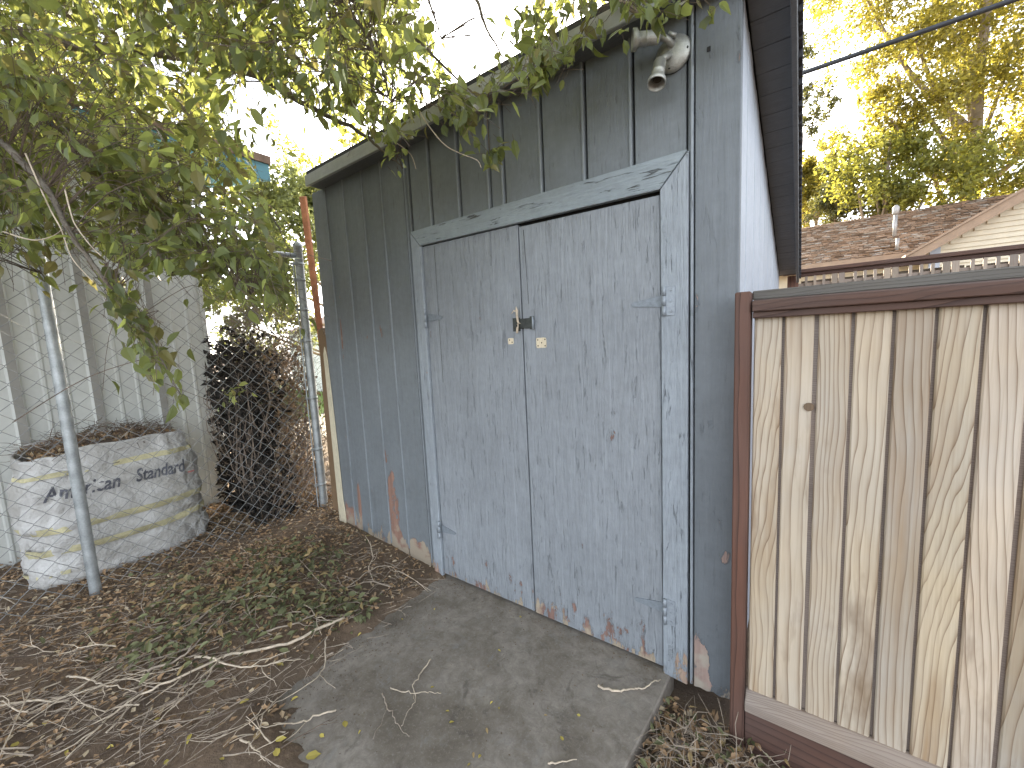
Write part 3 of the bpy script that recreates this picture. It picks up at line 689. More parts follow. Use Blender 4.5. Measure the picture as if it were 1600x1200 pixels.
# ------------------------------------------------------------------ metal building
mbd = thing('metal_building', 'off-white ribbed metal building behind the chain link fence', 'building', (-5.5, -1.5, 0))
M['metalwall'] = simple('off_white_metal', (0.53, 0.53, 0.49), 0.45, 0.07, 3, 0.05)
M['metalrib'] = simple('taupe_rib_paint', (0.27, 0.255, 0.225), 0.5, 0.1, 5, 0.05)
M['turquoise'] = simple('turquoise_fascia', (0.10, 0.27, 0.33), 0.5, 0.12, 6, 0.1)
M['rustedge'] = simple('rusty_roof_edge', (0.20, 0.13, 0.09), 0.8, 0.3, 10, 0.3)
XW = -4.6
y = -0.30; k = 0
while y > -4.0:
    y2 = y-0.42
    pr = [(y, 0), (y-0.10, 0), (y-0.11, 0.008), (y-0.125, 0.008), (y-0.135, 0), (y-0.22, 0), (y-0.23, 0.008), (y-0.245, 0.008), (y-0.255, 0), (y2+0.075, 0), (y2+0.06, 0.03), (y2+0.016, 0.03), (y2, 0)]
    out = [(XW+b, a) for a, b in pr] + [(XW-0.012, y2), (XW-0.012, y)]
    MB().prism(out, 'z', -0.05, 3.40).build('wall_panel', M['metalwall'], mbd)
    MB().prism([(y2+0.060, XW+0.0305), (y2+0.016, XW+0.0305), (y2+0.018, XW+0.034), (y2+0.058, XW+0.034)], 'z', -0.04, 3.38)
    mb = MB(); mb.box(XW+0.0302, XW+0.035, y2+0.014, y2+0.062, -0.04, 3.38); mb.build('rib', M['metalrib'], mbd)
    y = y2; k += 1
MB().box(XW-4.0, XW-0.012, -0.33, -0.30, -0.05, 3.4).build('end_wall', M['metalwall'], mbd)
MB().box(XW-0.02, XW+0.02, -0.302, -0.27, -0.05, 3.4).build('corner_trim', M['metalwall'], mbd)
MB().prism([(XW+0.34, 3.46), (XW-4, 4.3), (XW-4, 4.36), (XW+0.34, 3.52)], 'y', -6.0, 0.36).build('roof', M['rustedge'], mbd)
MB().box(XW+0.30, XW+0.325, -6.0, 0.34, 3.28, 3.44).build('fascia', M['turquoise'], mbd)
MB().box(XW+0.29, XW+0.345, -6.0, 0.355, 3.44, 3.475).build('drip_edge', M['rustedge'], mbd)
MB().prism([(XW+0.298, 3.28), (XW-4, 4.15), (XW-4, 4.30), (XW+0.298, 3.46)], 'y', 0.30, 0.335).build('end_fascia', M['turquoise'], mbd)
MB().box(XW+0.0, XW+0.30, -6.0, 0.30, 3.36, 3.38).build('soffit', M['turquoise'], mbd)

# ------------------------------------------------------------------ bulk bag
M['bag'] = None
def mk_bag():
    t = NT('woven_white_bag'); p = t.pos()
    a = t.noise(p, 5, 6, 0.65, 0.6); b = t.noise(p, 34, 5, 0.6)
    q = t.sep(p)
    wv = t.math('MULTIPLY', t.math('SINE', t.math('MULTIPLY', q[1], 900)), t.math('SINE', t.math('MULTIPLY', q[2], 900)))
    c = t.mix(t.mr(a, 0.35, 0.7), (0.62, 0.60, 0.57), (0.40, 0.38, 0.35))
    c = t.mix(t.math('MULTIPLY', t.mr(t.noise(p, 2.2, 5, 0.6), 0.5, 0.7), 0.55), c, (0.30, 0.27, 0.22))
    h = t.math('ADD', a, t.math('MULTIPLY', b, 0.35))
    return t.fin(c, 0.55, t.bump(wv, 0.1, 0.001, t.bump(h, 0.8, 0.05)))
M['bag'] = mk_bag()
M['strap'] = simple('yellow_strap', (0.50, 0.45, 0.27), 0.75, 0.3, 9, 0.5)
M['ink'] = simple('faded_black_print', (0.10, 0.10, 0.115), 0.7, 0.35, 40, 0.1)
M['red_ink'] = simple('faded_red_print', (0.45, 0.16, 0.14), 0.7, 0.3, 40, 0.1)
BC = Vector((-4.175, -1.15, 0))
def bag_pt(th, z, off=0.0):
    c, s = math.cos(th), math.sin(th); e = 0.52
    cx = math.copysign(abs(c)**e, c); sy = math.copysign(abs(s)**e, s)
    t = z/0.92
    bul = 1 + 0.06*math.sin(math.pi*min(t*1.05, 1)) + 0.05*sstep(0.5, 0.0, t) - 0.05*sstep(0.8, 1.0, t) - 0.10*sstep(0.06, 0.0, t)
    x = cx*0.385*bul; y = sy*0.475*bul
    f = 0.026*nz(th*2.1, z*5.5) + 0.020*nz(th*5, z*11, 4) + 0.011*nz(th*11, z*23, 8)
    f -= 0.020*math.exp(-((z-0.40)/0.02)**2) + 0.016*math.exp(-((z-0.25)/0.02)**2)
    r = math.hypot(x, y); k = (r+f+off)/r
    zz = z + (0.03*math.sin(th*2+1) + 0.02*nz(th*3, 5))*sstep(0.75, 0.92, z)
    return Vector((BC.x+x*k, BC.y+y*k, zz-0.01))
bag = thing('bulk_bag', 'dirty white woven bulk bag with yellow straps full of dry clippings', 'bag', BC)
NTH, NZ_ = 128, 46
mb = MB()
for j in range(NZ_+1):
    for i in range(NTH): mb.v.append(tuple(bag_pt(2*math.pi*i/NTH, 0.93*j/NZ_)))
for j in range(8):                                    # folded-in rim and inner wall
    for i in range(NTH):
        mb.v.append(tuple(bag_pt(2*math.pi*i/NTH, 0.93-0.02*j, -0.012-0.002*j)))
for j in range(NZ_+8):
    for i in range(NTH):
        a = j*NTH+i; b = j*NTH+(i+1) % NTH; mb.f.append((a, b, b+NTH, a+NTH))
body = mb.build('bag_body', M['bag'], bag, smooth=True)
def band(z0, z1, dz, mat, name, a0=-1.45, a1=1.45, off=0.006):
    mb = MB(); n = 90
    for i in range(n+1):
        th = a0+(a1-a0)*i/n; w_ = dz*nz(th*1.3, z0*9)
        for zz in (z0+w_, (z0+z1)/2+w_, z1+w_): mb.v.append(tuple(bag_pt(th, zz, off)))
    for i in range(n):
        for k in (0, 1): a = i*3+k; mb.f.append((a, a+3, a+4, a+1))
    return mb.build(name, mat, bag, smooth=True)
band(0.785, 0.815, 0.02, M['strap'], 'strap'); band(0.405, 0.455, 0.03, M['strap'], 'strap'); band(0.262, 0.308, 0.04, M['strap'], 'strap'); band(0.125, 0.15, 0.04, M['strap'], 'strap', -1.45, -0.4)
# printed lettering, wrapped onto the bag
def bag_text(txt, y0, y1, zc, size, mat, name):
    cu = bpy.data.curves.new('lettering', 'FONT'); cu.body = txt; cu.size = 1.0; cu.shear = 0.28; cu.offset = 0.022; cu.resolution_u = 3
    ob = bpy.data.objects.new('lettering_source', cu); COL.objects.link(ob)
    dg = bpy.context.evaluated_depsgraph_get(); me = bpy.data.meshes.new_from_object(ob.evaluated_get(dg))
    bpy.data.objects.remove(ob); bpy.data.curves.remove(cu)
    bm = bmesh.new(); bm.from_mesh(me)
    bmesh.ops.triangulate(bm, faces=bm.faces[:])
    bmesh.ops.subdivide_edges(bm, edges=[e for e in bm.edges if e.calc_length() > 0.12], cuts=2)
    xs_ = [v.co.x for v in bm.verts]; xa, xb = min(xs_), max(xs_)
    off = WO[bag]
    for v in bm.verts:
        yv = y0+(y1-y0)*(v.co.x-xa)/(xb-xa); zv = zc + v.co.y*size + 0.01*nz(yv*7, 2)
        # find the angle whose bag point has this y (front face, th in -pi/2..pi/2)
        lo, hi = -1.5, 1.5
        for _ in range(22):
            mid = (lo+hi)/2
            if bag_pt(mid, zv).y < yv: lo = mid
            else: hi = mid
        v.co = bag_pt((lo+hi)/2, zv, 0.009) - off
    bm.to_mesh(me); bm.free(); me.name = name
    return add_obj(name, me, mat, bag)
bag_text('American', -1.530, -1.165, 0.640, 0.132, M['ink'], 'lettering')
bag_text('Standard', -1.085, -0.785, 0.640, 0.132, M['ink'], 'lettering')
band(0.600, 0.612, 0.005, M['red_ink'], 'printed_underline', 0.72, 0.86, 0.0045)

# ------------------------------------------------------------------ leaves and twigs toolbox
LEAF = [(0.0, 0.02), (0.16, 0.20), (0.36, 0.30), (0.58, 0.27), (0.80, 0.13), (1.0, 0.0)]
def leaf_verts(fold=0.25, curl=0.15, wid=1.0, serr=0.0):
    v = []; f = []
    for i, (t, h) in enumerate(LEAF):
        zc = -curl*t*t
        hh = h*wid*(1+(serr if i % 2 else -serr))
        v += [(0, t, zc), (hh, t, zc+hh*fold), (-hh, t, zc+hh*fold)]
    for i in range(len(LEAF)-1):
        a = i*3; b = a+3
        f += [(a, a+1, b+1, b), (a, b, b+2, a+2)]
    return v, f
LV = [leaf_verts(0.25, 0.18, 0.85), leaf_verts(0.5, 0.3, 0.75, 0.12), leaf_verts(0.12, 0.10, 0.95, 0.12), leaf_verts(0.8, 0.45, 0.7)]
LM = []
for i, (v, f) in enumerate(LV):
    me = bpy.data.meshes.new('leaf'); me.from_pydata(v, [], f); LM.append(me)
SIMPLE = ([(0, 0, 0), (0.28, 0.42, 0.05), (0, 1, -0.1), (-0.28, 0.42, 0.05)], [(0, 1, 2), (0, 2, 3)])
def orient(d, up, size, loc):
    d = Vector(d).normalized(); up = Vector(up); x = d.cross(up)
    if x.length < 1e-4: x = d.orthogonal()
    x.normalize(); z = x.cross(d)
    mt = Matrix((x*size, d*size, z*size)).transposed().to_4x4(); mt.translation = loc
    return mt
def put(mb, vf, mt):
    n = len(mb.v); mb.v += [tuple(mt @ Vector(p)) for p in vf[0]]; mb.f += [tuple(n+i for i in q) for q in vf[1]]
def rv(s=1.0): return Vector((rnd.gauss(0, s), rnd.gauss(0, s), rnd.gauss(0, s)))

# ------------------------------------------------------------------ contents of the bag
mb = MB(); mt_ = MB()
for i in range(330):
    th = U(0, 6.28); rr = math.sqrt(U(0, 1))*0.86
    q = bag_pt(th, 0.90); p = BC + (q-BC)*rr; p.z = 0.88 + 0.10*(1-rr) + U(-0.04, 0.08)
    d = Vector((U(-1, 1), U(-1, 1), U(-.25, .35))).normalized(); l = U(0.06, 0.24)
    pts = [p + d*l*t + rv(0.008) for t in (0, .33, .66, 1)]
    mt_.tube(pts, [0.003, 0.0025, 0.002, 0.001], 4, False)
for i in range(900):
    th = U(0, 6.28); rr = math.sqrt(U(0, 1))*0.92
    q = bag_pt(th, 0.90); p = BC + (q-BC)*rr; p.z = 0.86 + 0.10*(1-rr) + U(-0.05, 0.05)
    put(mb, LV[3] if i % 2 else SIMPLE, orient(rv(), rv()+Vector((0, 0, 1)), U(0.025, 0.06), p))
mb2 = MB()
for i in range(24):
    a, b = 2*math.pi*i/24, 2*math.pi*(i+1)/24
    pa, pb = bag_pt(a, 0.80, -0.02), bag_pt(b, 0.80, -0.02)
    mb2.tri((BC.x, BC.y, 0.93), tuple(pa), tuple(pb))
mb2.build('clippings_fill', M['twig_dark'], bag)
tag(mb.build('dry_leaves', M['leaf_dry'], bag), kind='stuff'); tag(mt_.build('dry_twigs', M['twig_dark'], bag), kind='stuff')

# ------------------------------------------------------------------ dead shrub tangle behind the chain link
ds = thing('dead_shrub', 'tangled brown dead shrub pressed against the chain link fence', 'shrub', (-3.95, 0.05, 0))
mb = MB(); ml = MB()
for i in range(2600):
    x = U(-4.35, -3.50); y = -0.34 + 0.62*rnd.random()**0.9; zt = U(0.1, 1.88)
    if y > 0.1 and rnd.random() < 0.35: continue
    base = Vector((-3.95+U(-.3, .3), -0.08+U(-.2, .18), 0.0)); p = Vector((x, y, zt)) if i > 160 else base
    d = (Vector((x, y, zt))-base).normalized()*0.5 + rv(0.6) if i > 160 else Vector((U(-.3, .3), U(-.25, .25), 1))
    d.normalize(); L = U(0.2, 0.6) if i > 160 else U(0.9, 1.7); n = 5 if i > 160 else 8; pts = [p]
    for k in range(n):
        d = (d + rv(0.22)).normalized(); q = pts[-1] + d*L/n
        q.x = min(max(q.x, -4.5), -3.47); q.y = min(max(q.y, -0.40), 0.34); q.z = max(q.z, 0.02)
        pts.append(q)
    r = U(0.0012, 0.003) if i > 160 else U(0.003, 0.010)
    mb.tube(pts, [r*(1-0.7*k/n) for k in range(n+1)], 3, False)
for i in range(5200):
    y = -0.20 + 0.46*rnd.random()**1.1; x = U(-4.4, -3.55); z = rnd.random()*(1.55 + 0.30*nz(y*9, x*5))
    put(ml, SIMPLE, orient(rv(), rv(), U(0.03, 0.06), (x, y, z)))
mb.build('stems', M['shrub_twig'], ds); tag(ml.build('dead_leaves', M['leaf_dry'], ds), kind='stuff')
M['leaf_dead_dark'] = leafmat('dark_dead_leaf', (0.028, 0.024, 0.020), (0.02, 0.016, 0.012), 0.05, 0.5, None, 0.9)  # near-black: shadow of the gap beside the building put into the leaf colour
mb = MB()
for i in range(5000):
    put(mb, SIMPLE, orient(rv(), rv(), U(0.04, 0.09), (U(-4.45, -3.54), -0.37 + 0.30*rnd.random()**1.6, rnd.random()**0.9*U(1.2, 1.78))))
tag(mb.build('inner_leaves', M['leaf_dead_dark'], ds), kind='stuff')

# ------------------------------------------------------------------ plank, sunlit strip
pl = MB().prism([(-3.20, -0.05), (-3.02, -0.05), (-2.985, 0.6), (-2.99, 1.2), (-3.0, 1.50), (-3.03, 1.62), (-3.06, 1.66), (-3.10, 1.72), (-3.16, 1.70), (-3.19, 1.0)], 'y', 0.12, 0.075)
tag(pl.build('weathered_plank', M['old_wood'], bevel=0.003), 'rotting brown plank standing between fence post and shed corner', 'plank')
a, b = Vector((-3.62, 0.40, 0.0)), Vector((-3.875, 0.45, 3.06))  # stands in for a sunlit wooden edge, sunlight painted as orange
mb = MB(); s = Vector((0.024, 0.012, 0)); tq = Vector((0.0, 0.012, 0))
c0 = a+(b-a)*0.0
n = len(mb.v)
for p, k in ((a, 0.75), (b, 1.15)):
    mb.v += [tuple(p-s*k-tq), tuple(p+s*k-tq), tuple(p+s*k+tq), tuple(p-s*k+tq)]
mb.f += [(3,2,1,0),(4,5,6,7),(0,1,5,4),(1,2,6,5),(2,3,7,6),(3,0,4,7)]
tag(mb.build('rusty_stake', M['rust'], bevel=0.003), 'tall orange rusty stake leaning beside the shed corner', 'stake')

# ------------------------------------------------------------------ overhanging tree (limbs, twigs, leaves)
def inpoly(x, y, P):
    c = False; j = len(P)-1
    for i in range(len(P)):
        xi, yi = P[i]; xj, yj = P[j]
        if (yi > y) != (yj > y) and x < (xj-xi)*(y-yi)/(yj-yi)+xi: c = not c
        j = i
    return c
PA = [(-260,-320),(680,-320),(700,0),(695,60),(680,150),(690,185),(640,225),(560,228),(505,215),(470,160),(430,170),(420,215),(395,240),(420,320),(440,380),(450,440),(470,485),(440,492),(395,478),(330,470),(300,430),(215,440),(150,395),(70,410),(-260,430)]
GAPS = [([(330,130),(400,115),(440,150),(430,210),(475,225),(475,275),(405,235),(345,185)], 0.05), ([(-10,30),(60,40),(150,95),(130,125),(0,80)], 0.25), ([(650,-60),(830,-60),(800,110),(690,110)], 0.10),
        ([(0,330),(50,300),(90,420),(0,420)], 0.35), ([(480,230),(560,180),(590,230),(500,280)], 0.12)]
PB = [(640,150),(760,80),(840,-100),(1080,-120),(1120,20),(1080,30),(1000,40),(930,75),(880,110),(850,130),(800,150),(765,190),(735,190),(700,215),(650,225)]
PC = [(150,430),(195,440),(245,520),(300,605),(300,655),(270,640),(220,590),(180,510)]
PD = [(40,400),(70,400),(115,455),(105,480),(50,450)]
PE = [(340,585),(400,600),(395,640),(345,625)]
PF = [(-300,430),(20,430),(35,470),(-300,560)]
def dens(px, py):
    d = 0.0
    if inpoly(px, py, PA): d = 1.0
    elif inpoly(px, py, PB): d = 0.42
    elif inpoly(px, py, PC): d = 0.45
    elif inpoly(px, py, PD): d = 0.5
    for P, k in GAPS:
        if inpoly(px, py, P): d = min(d, k)
    if d > 0: d *= 0.25 + 1.2*max(0.0, min(1.0, 0.55+1.5*nz(px*0.013, py*0.013, 5)))
    return d
tree = thing('overhanging_tree', 'leafy green tree overhanging the fence and shed roof from the left', 'tree', (-2.95, -3.1, -0.05))
TB = Vector((-2.95, -3.1, -0.05))
mb = MB(); mb.tube([TB, TB+Vector((0.02, 0, .25)), TB+Vector((.05, .03, 1.2)), TB+Vector((0.02, .1, 2.2)), TB+Vector((-.05, .2, 3.2)), TB+Vector((0, .3, 4.4)), TB+Vector((.1, .5, 5.6))], [.17, .13, .115, .10, .085, .06, .03], 12)
mb.build('trunk', M['bark'], tree, smooth=True)
# branches: pixel way-points with a depth; the first one is led back to the trunk
BR = [ # (start height on trunk, [(px,py,depth)...], radius)
 (2.5, [(-260,-40,1.9),(60,60,2.0),(270,85,2.05),(400,118,2.0),(470,160,2.0),(560,205,2.0),(600,238,1.98),(630,262,1.95)], 0.013),
 (2.6, [(-200,-160,1.7),(150,-90,1.8),(420,-60,1.9),(620,40,1.9),(700,110,1.85),(760,165,1.8)], 0.010),
 (2.2, [(-300,60,1.8),(0,130,1.8),(60,195,1.75),(110,240,1.7),(180,300,1.65),(270,370,1.6),(340,430,1.6),(390,460,1.6)], 0.010),
 (2.0, [(-300,150,1.4),(-60,190,1.35),(60,280,1.3),(120,380,1.3),(190,470,1.3),(240,540,1.3),(285,625,1.3)], 0.006),
 (3.2, [(-200,-350,2.4),(300,-250,2.4),(640,-160,2.3),(735,-20,2.25),(760,45,2.2),(800,110,2.15)], 0.012),
 (3.4, [(-100,-500,2.0),(500,-380,1.9),(800,-160,1.7),(930,-20,1.55),(965,0,1.50),(1008,26,1.46)], 0.015),
 (3.0, [(-300,-60,2.6),(100,20,2.8),(250,130,2.9),(350,250,3.0),(420,330,3.1),(455,400,3.1)], 0.011),
 (2.8, [(-300,-200,3.2),(200,-100,3.3),(380,0,3.2),(520,60,3.1),(600,120,3.0),(660,190,2.9)], 0.013),
 (3.5, [(-200,-300,1.5),(200,-180,1.5),(420,-100,1.5),(540,10,1.5),(590,90,1.5),(610,160,1.5)], 0.008),
 (2.4, [(-300,20,2.4),(-50,60,2.5),(60,150,2.6),(150,230,2.6),(230,300,2.6),(300,330,2.5),(380,400,2.4),(440,440,2.4)], 0.010),
 (3.6, [(0,-500,1.9),(700,-300,1.7),(880,-120,1.6),(1020,-60,1.5),(1060,-10,1.45)], 0.008),
 (3.3, [(-100,-300,1.8),(300,-120,1.9),(480,-20,1.9),(560,60,1.85),(640,120,1.8),(670,170,1.75)], 0.007),
 (3.4, [(-100,-400,1.6),(400,-260,1.6),(600,-100,1.6),(660,-20,1.6),(690,60,1.6)], 0.007),
 (2.9, [(-300,-100,2.2),(0,-20,2.2),(200,30,2.2),(330,60,2.2),(440,110,2.2),(500,170,2.2)], 0.008),
 (2.1, [(-300,230,1.9),(-100,250,1.9),(0,310,1.85),(50,390,1.8),(70,440,1.8)], 0.005),
]
SK = []                                               # skeleton points for attaching twigs
def smooth_path(pts, sub=5):
    out = []
    for i in range(len(pts)-1):
        p0 = pts[max(i-1, 0)]; p1 = pts[i]; p2 = pts[i+1]; p3 = pts[min(i+2, len(pts)-1)]
        for k in range(sub):
            t = k/sub
            out.append(0.5*((2*p1) + (p2-p0)*t + (2*p0-5*p1+4*p2-p3)*t*t + (3*p1-p0-3*p2+p3)*t**3))
    out.append(pts[-1]); return out
for bi, (h, wp, r) in enumerate(BR):
    pts = [Vector((TB.x+0.02, TB.y+0.15, h))] + [atD(*q) for q in wp]
    pts = smooth_path(pts, 6); n = len(pts)
    pts = [p + Vector((nz(i*.7, bi), nz(i*.7, bi+9), nz(i*.7, bi+20)))*0.012 for i, p in enumerate(pts)]
    rr = [max(0.0022, (r*2.2*(1-i/n)**1.5 + r*0.75*(1-i/n) + r*0.22)) for i in range(n)]
    if bi == 5: rr = [max(x, 0.010) for x in rr]
    MB().tube(pts, rr, 7).build('branch', M['bark'] if bi != 5 else M['twig_grey'], tree, smooth=True)
    for i, p in enumerate(pts[6:]): SK.append(p)
for wp in ([(40,240,1.28),(75,320,1.27),(95,357,1.26),(102,377,1.26),(115,407,1.25),(147,442,1.25)], [(100,290,1.3),(112,337,1.28),(120,355,1.27),(140,382,1.26),(158,400,1.25)], [(5,362,1.3),(50,375,1.28),(80,370,1.27),(98,358,1.26)],
           [(640,120,1.66),(655,172,1.63),(680,210,1.60),(700,230,1.59),(725,242,1.58),(745,250,1.57),(752,262,1.57)], [(605,215,1.85),(622,225,1.82),(642,242,1.80),(650,264,1.79)]):
    pp = smooth_path([atD(*q) for q in wp], 5)
    MB().tube(pp, [max(0.0011, 0.0026*(1-0.6*i/len(pp))) for i in range(len(pp))], 6).build('bare_twig', M['twig'], tree, smooth=True)
def allowed(p):
    if p.y > -0.13 and p.z < 2.86 and p.x > -3.0: return False
    if p.x < -4.2 and p.z < 3.6: return False
    q = pix(p)
    if q is None: return False
    return True
leaves = []; tw = MB(); ntw = 0; tries = 0
while ntw < 3200 and tries < 200000:
    tries += 1
    px, py = U(-230, 1110), U(-260, 660)
    if rnd.random() > dens(px, py): continue
    if inpoly(px, py, PB): D = U(1.35, 1.75)
    elif inpoly(px, py, PC) or inpoly(px, py, PD): D = U(1.22, 1.42)
    elif py > 280: D = U(1.25, 2.6)
    else: D = 1.25 + 2.2*rnd.random()**1.3
    p = atD(px, py, D)
    if not allowed(p): continue
    near = min(SK, key=lambda s: (s-p).length_squared)
    dist = (near-p).length
    if dist > (0.10 if inpoly(px, py, PC) or inpoly(px, py, PD) else 0.45): continue
    ntw += 1
    d = (p-near)
    d = d.normalized() if d.length > 0.05 else rv().normalized()
    d = (d*0.6 + Vector((0.15, 0.1, -0.55)) + rv(0.3)).normalized()
    L = U(0.14, 0.34); tip = p + d*L
    mid = (near+p)/2 + Vector((0, 0, 0.05)) + rv(0.02)
    pts = smooth_path([near, mid, p, p+d*L*0.5+rv(0.01), tip], 3); acc = 0
    nl = rnd.randint(6, 10)
    for k in range(nl):
        t = (k+0.5)/nl; q = p + d*L*t
        side = rv(0.6); side -= d*side.dot(d)
        ld = (d*0.55 + side.normalized()*0.8 + Vector((0, 0, -0.45))).normalized()
        sz = U(0.034, 0.070)
        q2 = q + ld*0.02; e = q2 + ld*sz
        pe = pix(e)
        if pe is None or not allowed(q2) or not allowed(e): continue
        if pe[1] > -40 and rnd.random() > min(1.0, dens(pe[0], pe[1])*1.8 + 0.02): continue
        up = Vector((0, 0, 1)) + rv(0.55)
        leaves.append((orient(ld, up, sz, q2), rnd.randrange(4), sz/pe[2], pe))
        tw.tube([q, q2], 0.0008, 3, False); acc += 1
    if acc > 2: tw.tube(pts, [max(0.0008, 0.0019*(1-i/len(pts))) for i in range(len(pts))], 4, False)
# small sprays in particular places: hung low on the fence and over the shed front
for (cx, cy, D, n, sp) in ((368, 612, 3.05, 16, 0.10), (765, 240, 1.62, 14, 0.045), (1025, 30, 1.42, 7, 0.05), (1115, 15, 1.42, 5, 0.03), (845, 115, 1.58, 16, 0.06), (730, 190, 1.58, 12, 0.06), (20, 660, 1.2, 0, 0.05), (610, 235, 1.75, 8, 0.05), (905, 60, 1.55, 8, 0.05)):
    c = atD(cx, cy, D)
    if c.y > -0.14 and c.x > -3 and c.z < 2.8: c = onY(cx, cy, -0.16)
    near = min(SK, key=lambda s: (s-c).length_squared)
    if (near-c).length < 0.45:
        tw.tube(smooth_path([near, (near+c)/2+Vector((0, 0, .03)), c], 4), 0.0018, 4, False)
    for i in range(n):
        q2 = c + rv(sp*0.5); ld = (Vector((0, 0, -0.8)) + rv(0.6)).normalized(); sz = U(0.05, 0.08)
        if q2.y > -0.14 and q2.x > -3 and q2.z < 2.8: q2.y = -0.15
        pe = pix(q2+ld*sz); leaves.append((orient(ld, rv(0.6)+Vector((0, -0.5, 0.6)), sz, q2), rnd.randrange(4), sz/pe[2], pe))
        tw.tube([c, q2], 0.0009, 3, False)
tag(tw.build('twigs', M['twig_dark'], tree), kind='stuff')
# the largest leaves are parts of their own, the rest one crown
vis = [l for l in leaves if 0 < l[3][0] < 1600 and 0 < l[3][1] < 1200]
vis.sort(key=lambda l: -l[2]); big = vis[:290]; bigset = set(id(l) for l in big)
for me in LM:
    me.materials.append(M['leaf'])
for l in big:
    o = bpy.data.objects.new('leaf', LM[l[1]]); COL.objects.link(o); o.parent = tree
    mm = l[0].copy(); mm.translation = mm.translation - TB; o.matrix_local = mm
mb = MB()
for l in leaves:
    if id(l) not in bigset: put(mb, LV[l[1]], l[0])
# upper crown above and behind the frame: shades the yard
def upper(n, cx, cy, cz, sx, sy, sz):
    for i in range(n):
        p = Vector((rnd.gauss(cx, sx), rnd.gauss(cy, sy), rnd.gauss(cz, sz)))
        if p.z < 2.6 or not (p.y < -0.13 or p.z > 3.0): continue
        q = pix(p)
        if q and -60 < q[0] < 1660 and q[1] > -30: continue
        put(mb, SIMPLE, orient(rv(), rv()+Vector((0, 0, 1)), U(0.07, 0.12), p))
upper(3000, -2.6, -1.8, 4.4, 0.9, 1.0, 0.7)
upper(3600, -0.5, -0.9, 3.75, 0.9, 0.45, 0.4)
tag(mb.build('crown', M['leaf'], tree), kind='stuff')

# ------------------------------------------------------------------ trees in the distance
def far_tree(name, label, base, h, clumps, leaf, n, lsize, mat, trunk_r=0.2, limbs=(), bark=None, group='trees behind the neighbouring house'):
    b = Vector(base); t = thing(name, label, 'tree', b, group)
    mb = MB(); pts = [b + Vector((0.15*nz(i*.6, b.x), 0.15*nz(i*.6, b.y+5), h*i/8)) for i in range(9)]
    mb.tube(pts, [trunk_r*(1-0.85*i/8) for i in range(9)], 9); mb.build('trunk', bark or M['bark_far'], t, smooth=True)
    for c in clumps:
        cv = Vector(c[:3]); k = max(1, min(7, int((cv.z-b.z)/h*8*0.72)))
        st = pts[k]; mid = (st+cv)/2 + Vector((0, 0, -0.06*(cv-st).length)) + rv(0.15)
        pp = smooth_path([st, mid, cv], 5)
        MB().tube(pp, [trunk_r*0.38*(1-0.8*i/len(pp)) for i in range(len(pp))], 6, False).build('limb', bark or M['bark_far'], t, smooth=True)
    mb = MB(); tot = sum(c[3]**2 for c in clumps)
    for c in clumps:
        cv = Vector(c[:3]); nn_ = int(n*c[3]**2/tot)
        subs = [cv + Vector((rnd.gauss(0, .5), rnd.gauss(0, .5), rnd.gauss(0, .42)))*c[3]*1.05 for _ in range(max(5, int(12*c[3])))]
        for i in range(nn_):
            s_ = rnd.choice(subs); d = rv(); d.normalize()
            p = s_ + d*c[3]*0.34*rnd.random()**0.45
            put(mb, SIMPLE, orient(rv(), rv(0.7)+Vector((0, 0, 0.8)), lsize*U(0.7, 1.3), p))
    tag(mb.build('crown', mat, t), kind='stuff')
    return t
def P3(px, py, Y, r): q = onY(px, py, Y); return (q.x, q.y, q.z, r)
far_tree('tall_tree', 'tallest golden-lit tree with a pale trunk behind the cream gable', (4.65, 18.5, 0), 15,
    [P3(1350,-10,18,1.6), P3(1430,60,18,1.7), P3(1400,120,17.5,1.5), P3(1500,30,19,1.9), P3(1590,60,18.5,1.8), P3(1480,150,18,1.6), P3(1440,210,18,1.5), P3(1390,185,17.5,1.2),
     P3(1625,230,18.5,1.2), P3(1500,235,18.6,1.2), P3(1650,140,19,2.2), P3(1560,-120,19,2.4), P3(1420,-100,19,2.2)], None, 40000, 0.14, M['leaf_gold'], 0.30)
far_tree('broad_tree', 'lower leafy green and gold tree above the shingle roof vent', (2.3, 17.0, 0), 7.5,
    [P3(1370,250,17,1.3), P3(1420,270,17,1.3), P3(1340,290,16.5,1.1), P3(1460,270,17,1.3), P3(1500,290,17,1.2), P3(1550,300,17,1.1), P3(1390,300,16.5,0.9), P3(1470,315,17,0.8)], None, 10500, 0.15, M['leaf_green'], 0.2)
far_tree('conifer', 'small dark conifer standing over the left end of the shingle roof', (1.0, 15.8+2.2, 0), 7.2,
    [P3(1310,290,18,0.75), P3(1320,320,18,0.9), P3(1300,330,18,0.8), P3(1340,335,18,0.9), P3(1315,265,18,0.5), P3(1360,340,18,0.8)], None, 6500, 0.11, M['leaf_dark'], 0.15)
far_tree('yellow_tree', 'bright yellow-green tree just right of the shed roof edge', (0.55, 21, 0), 8.0,
    [P3(1262,260,21,0.9), P3(1255,300,21,1.2), P3(1275,320,21,1.1), P3(1262,345,20,1.1), P3(1285,250,21,0.5), P3(1240,280,21,1.2)], None, 9000, 0.17, M['leaf_gold'], 0.18)
far_tree('thin_tree', 'thin pale tree with sparse leaves against the white sky', (-0.5, 24, 0), 15,
    [P3(1245,100,24,0.9), P3(1260,150,24,0.8), P3(1285,140,24,0.6), P3(1300,160,24,0.45), P3(1255,200,24,0.9), P3(1270,195,24,0.7), P3(1250,60,24,0.7), P3(1250,5,24,0.9), P3(1230,100,24,1.0)], None, 3800, 0.16, M['leaf_dark'], 0.14)
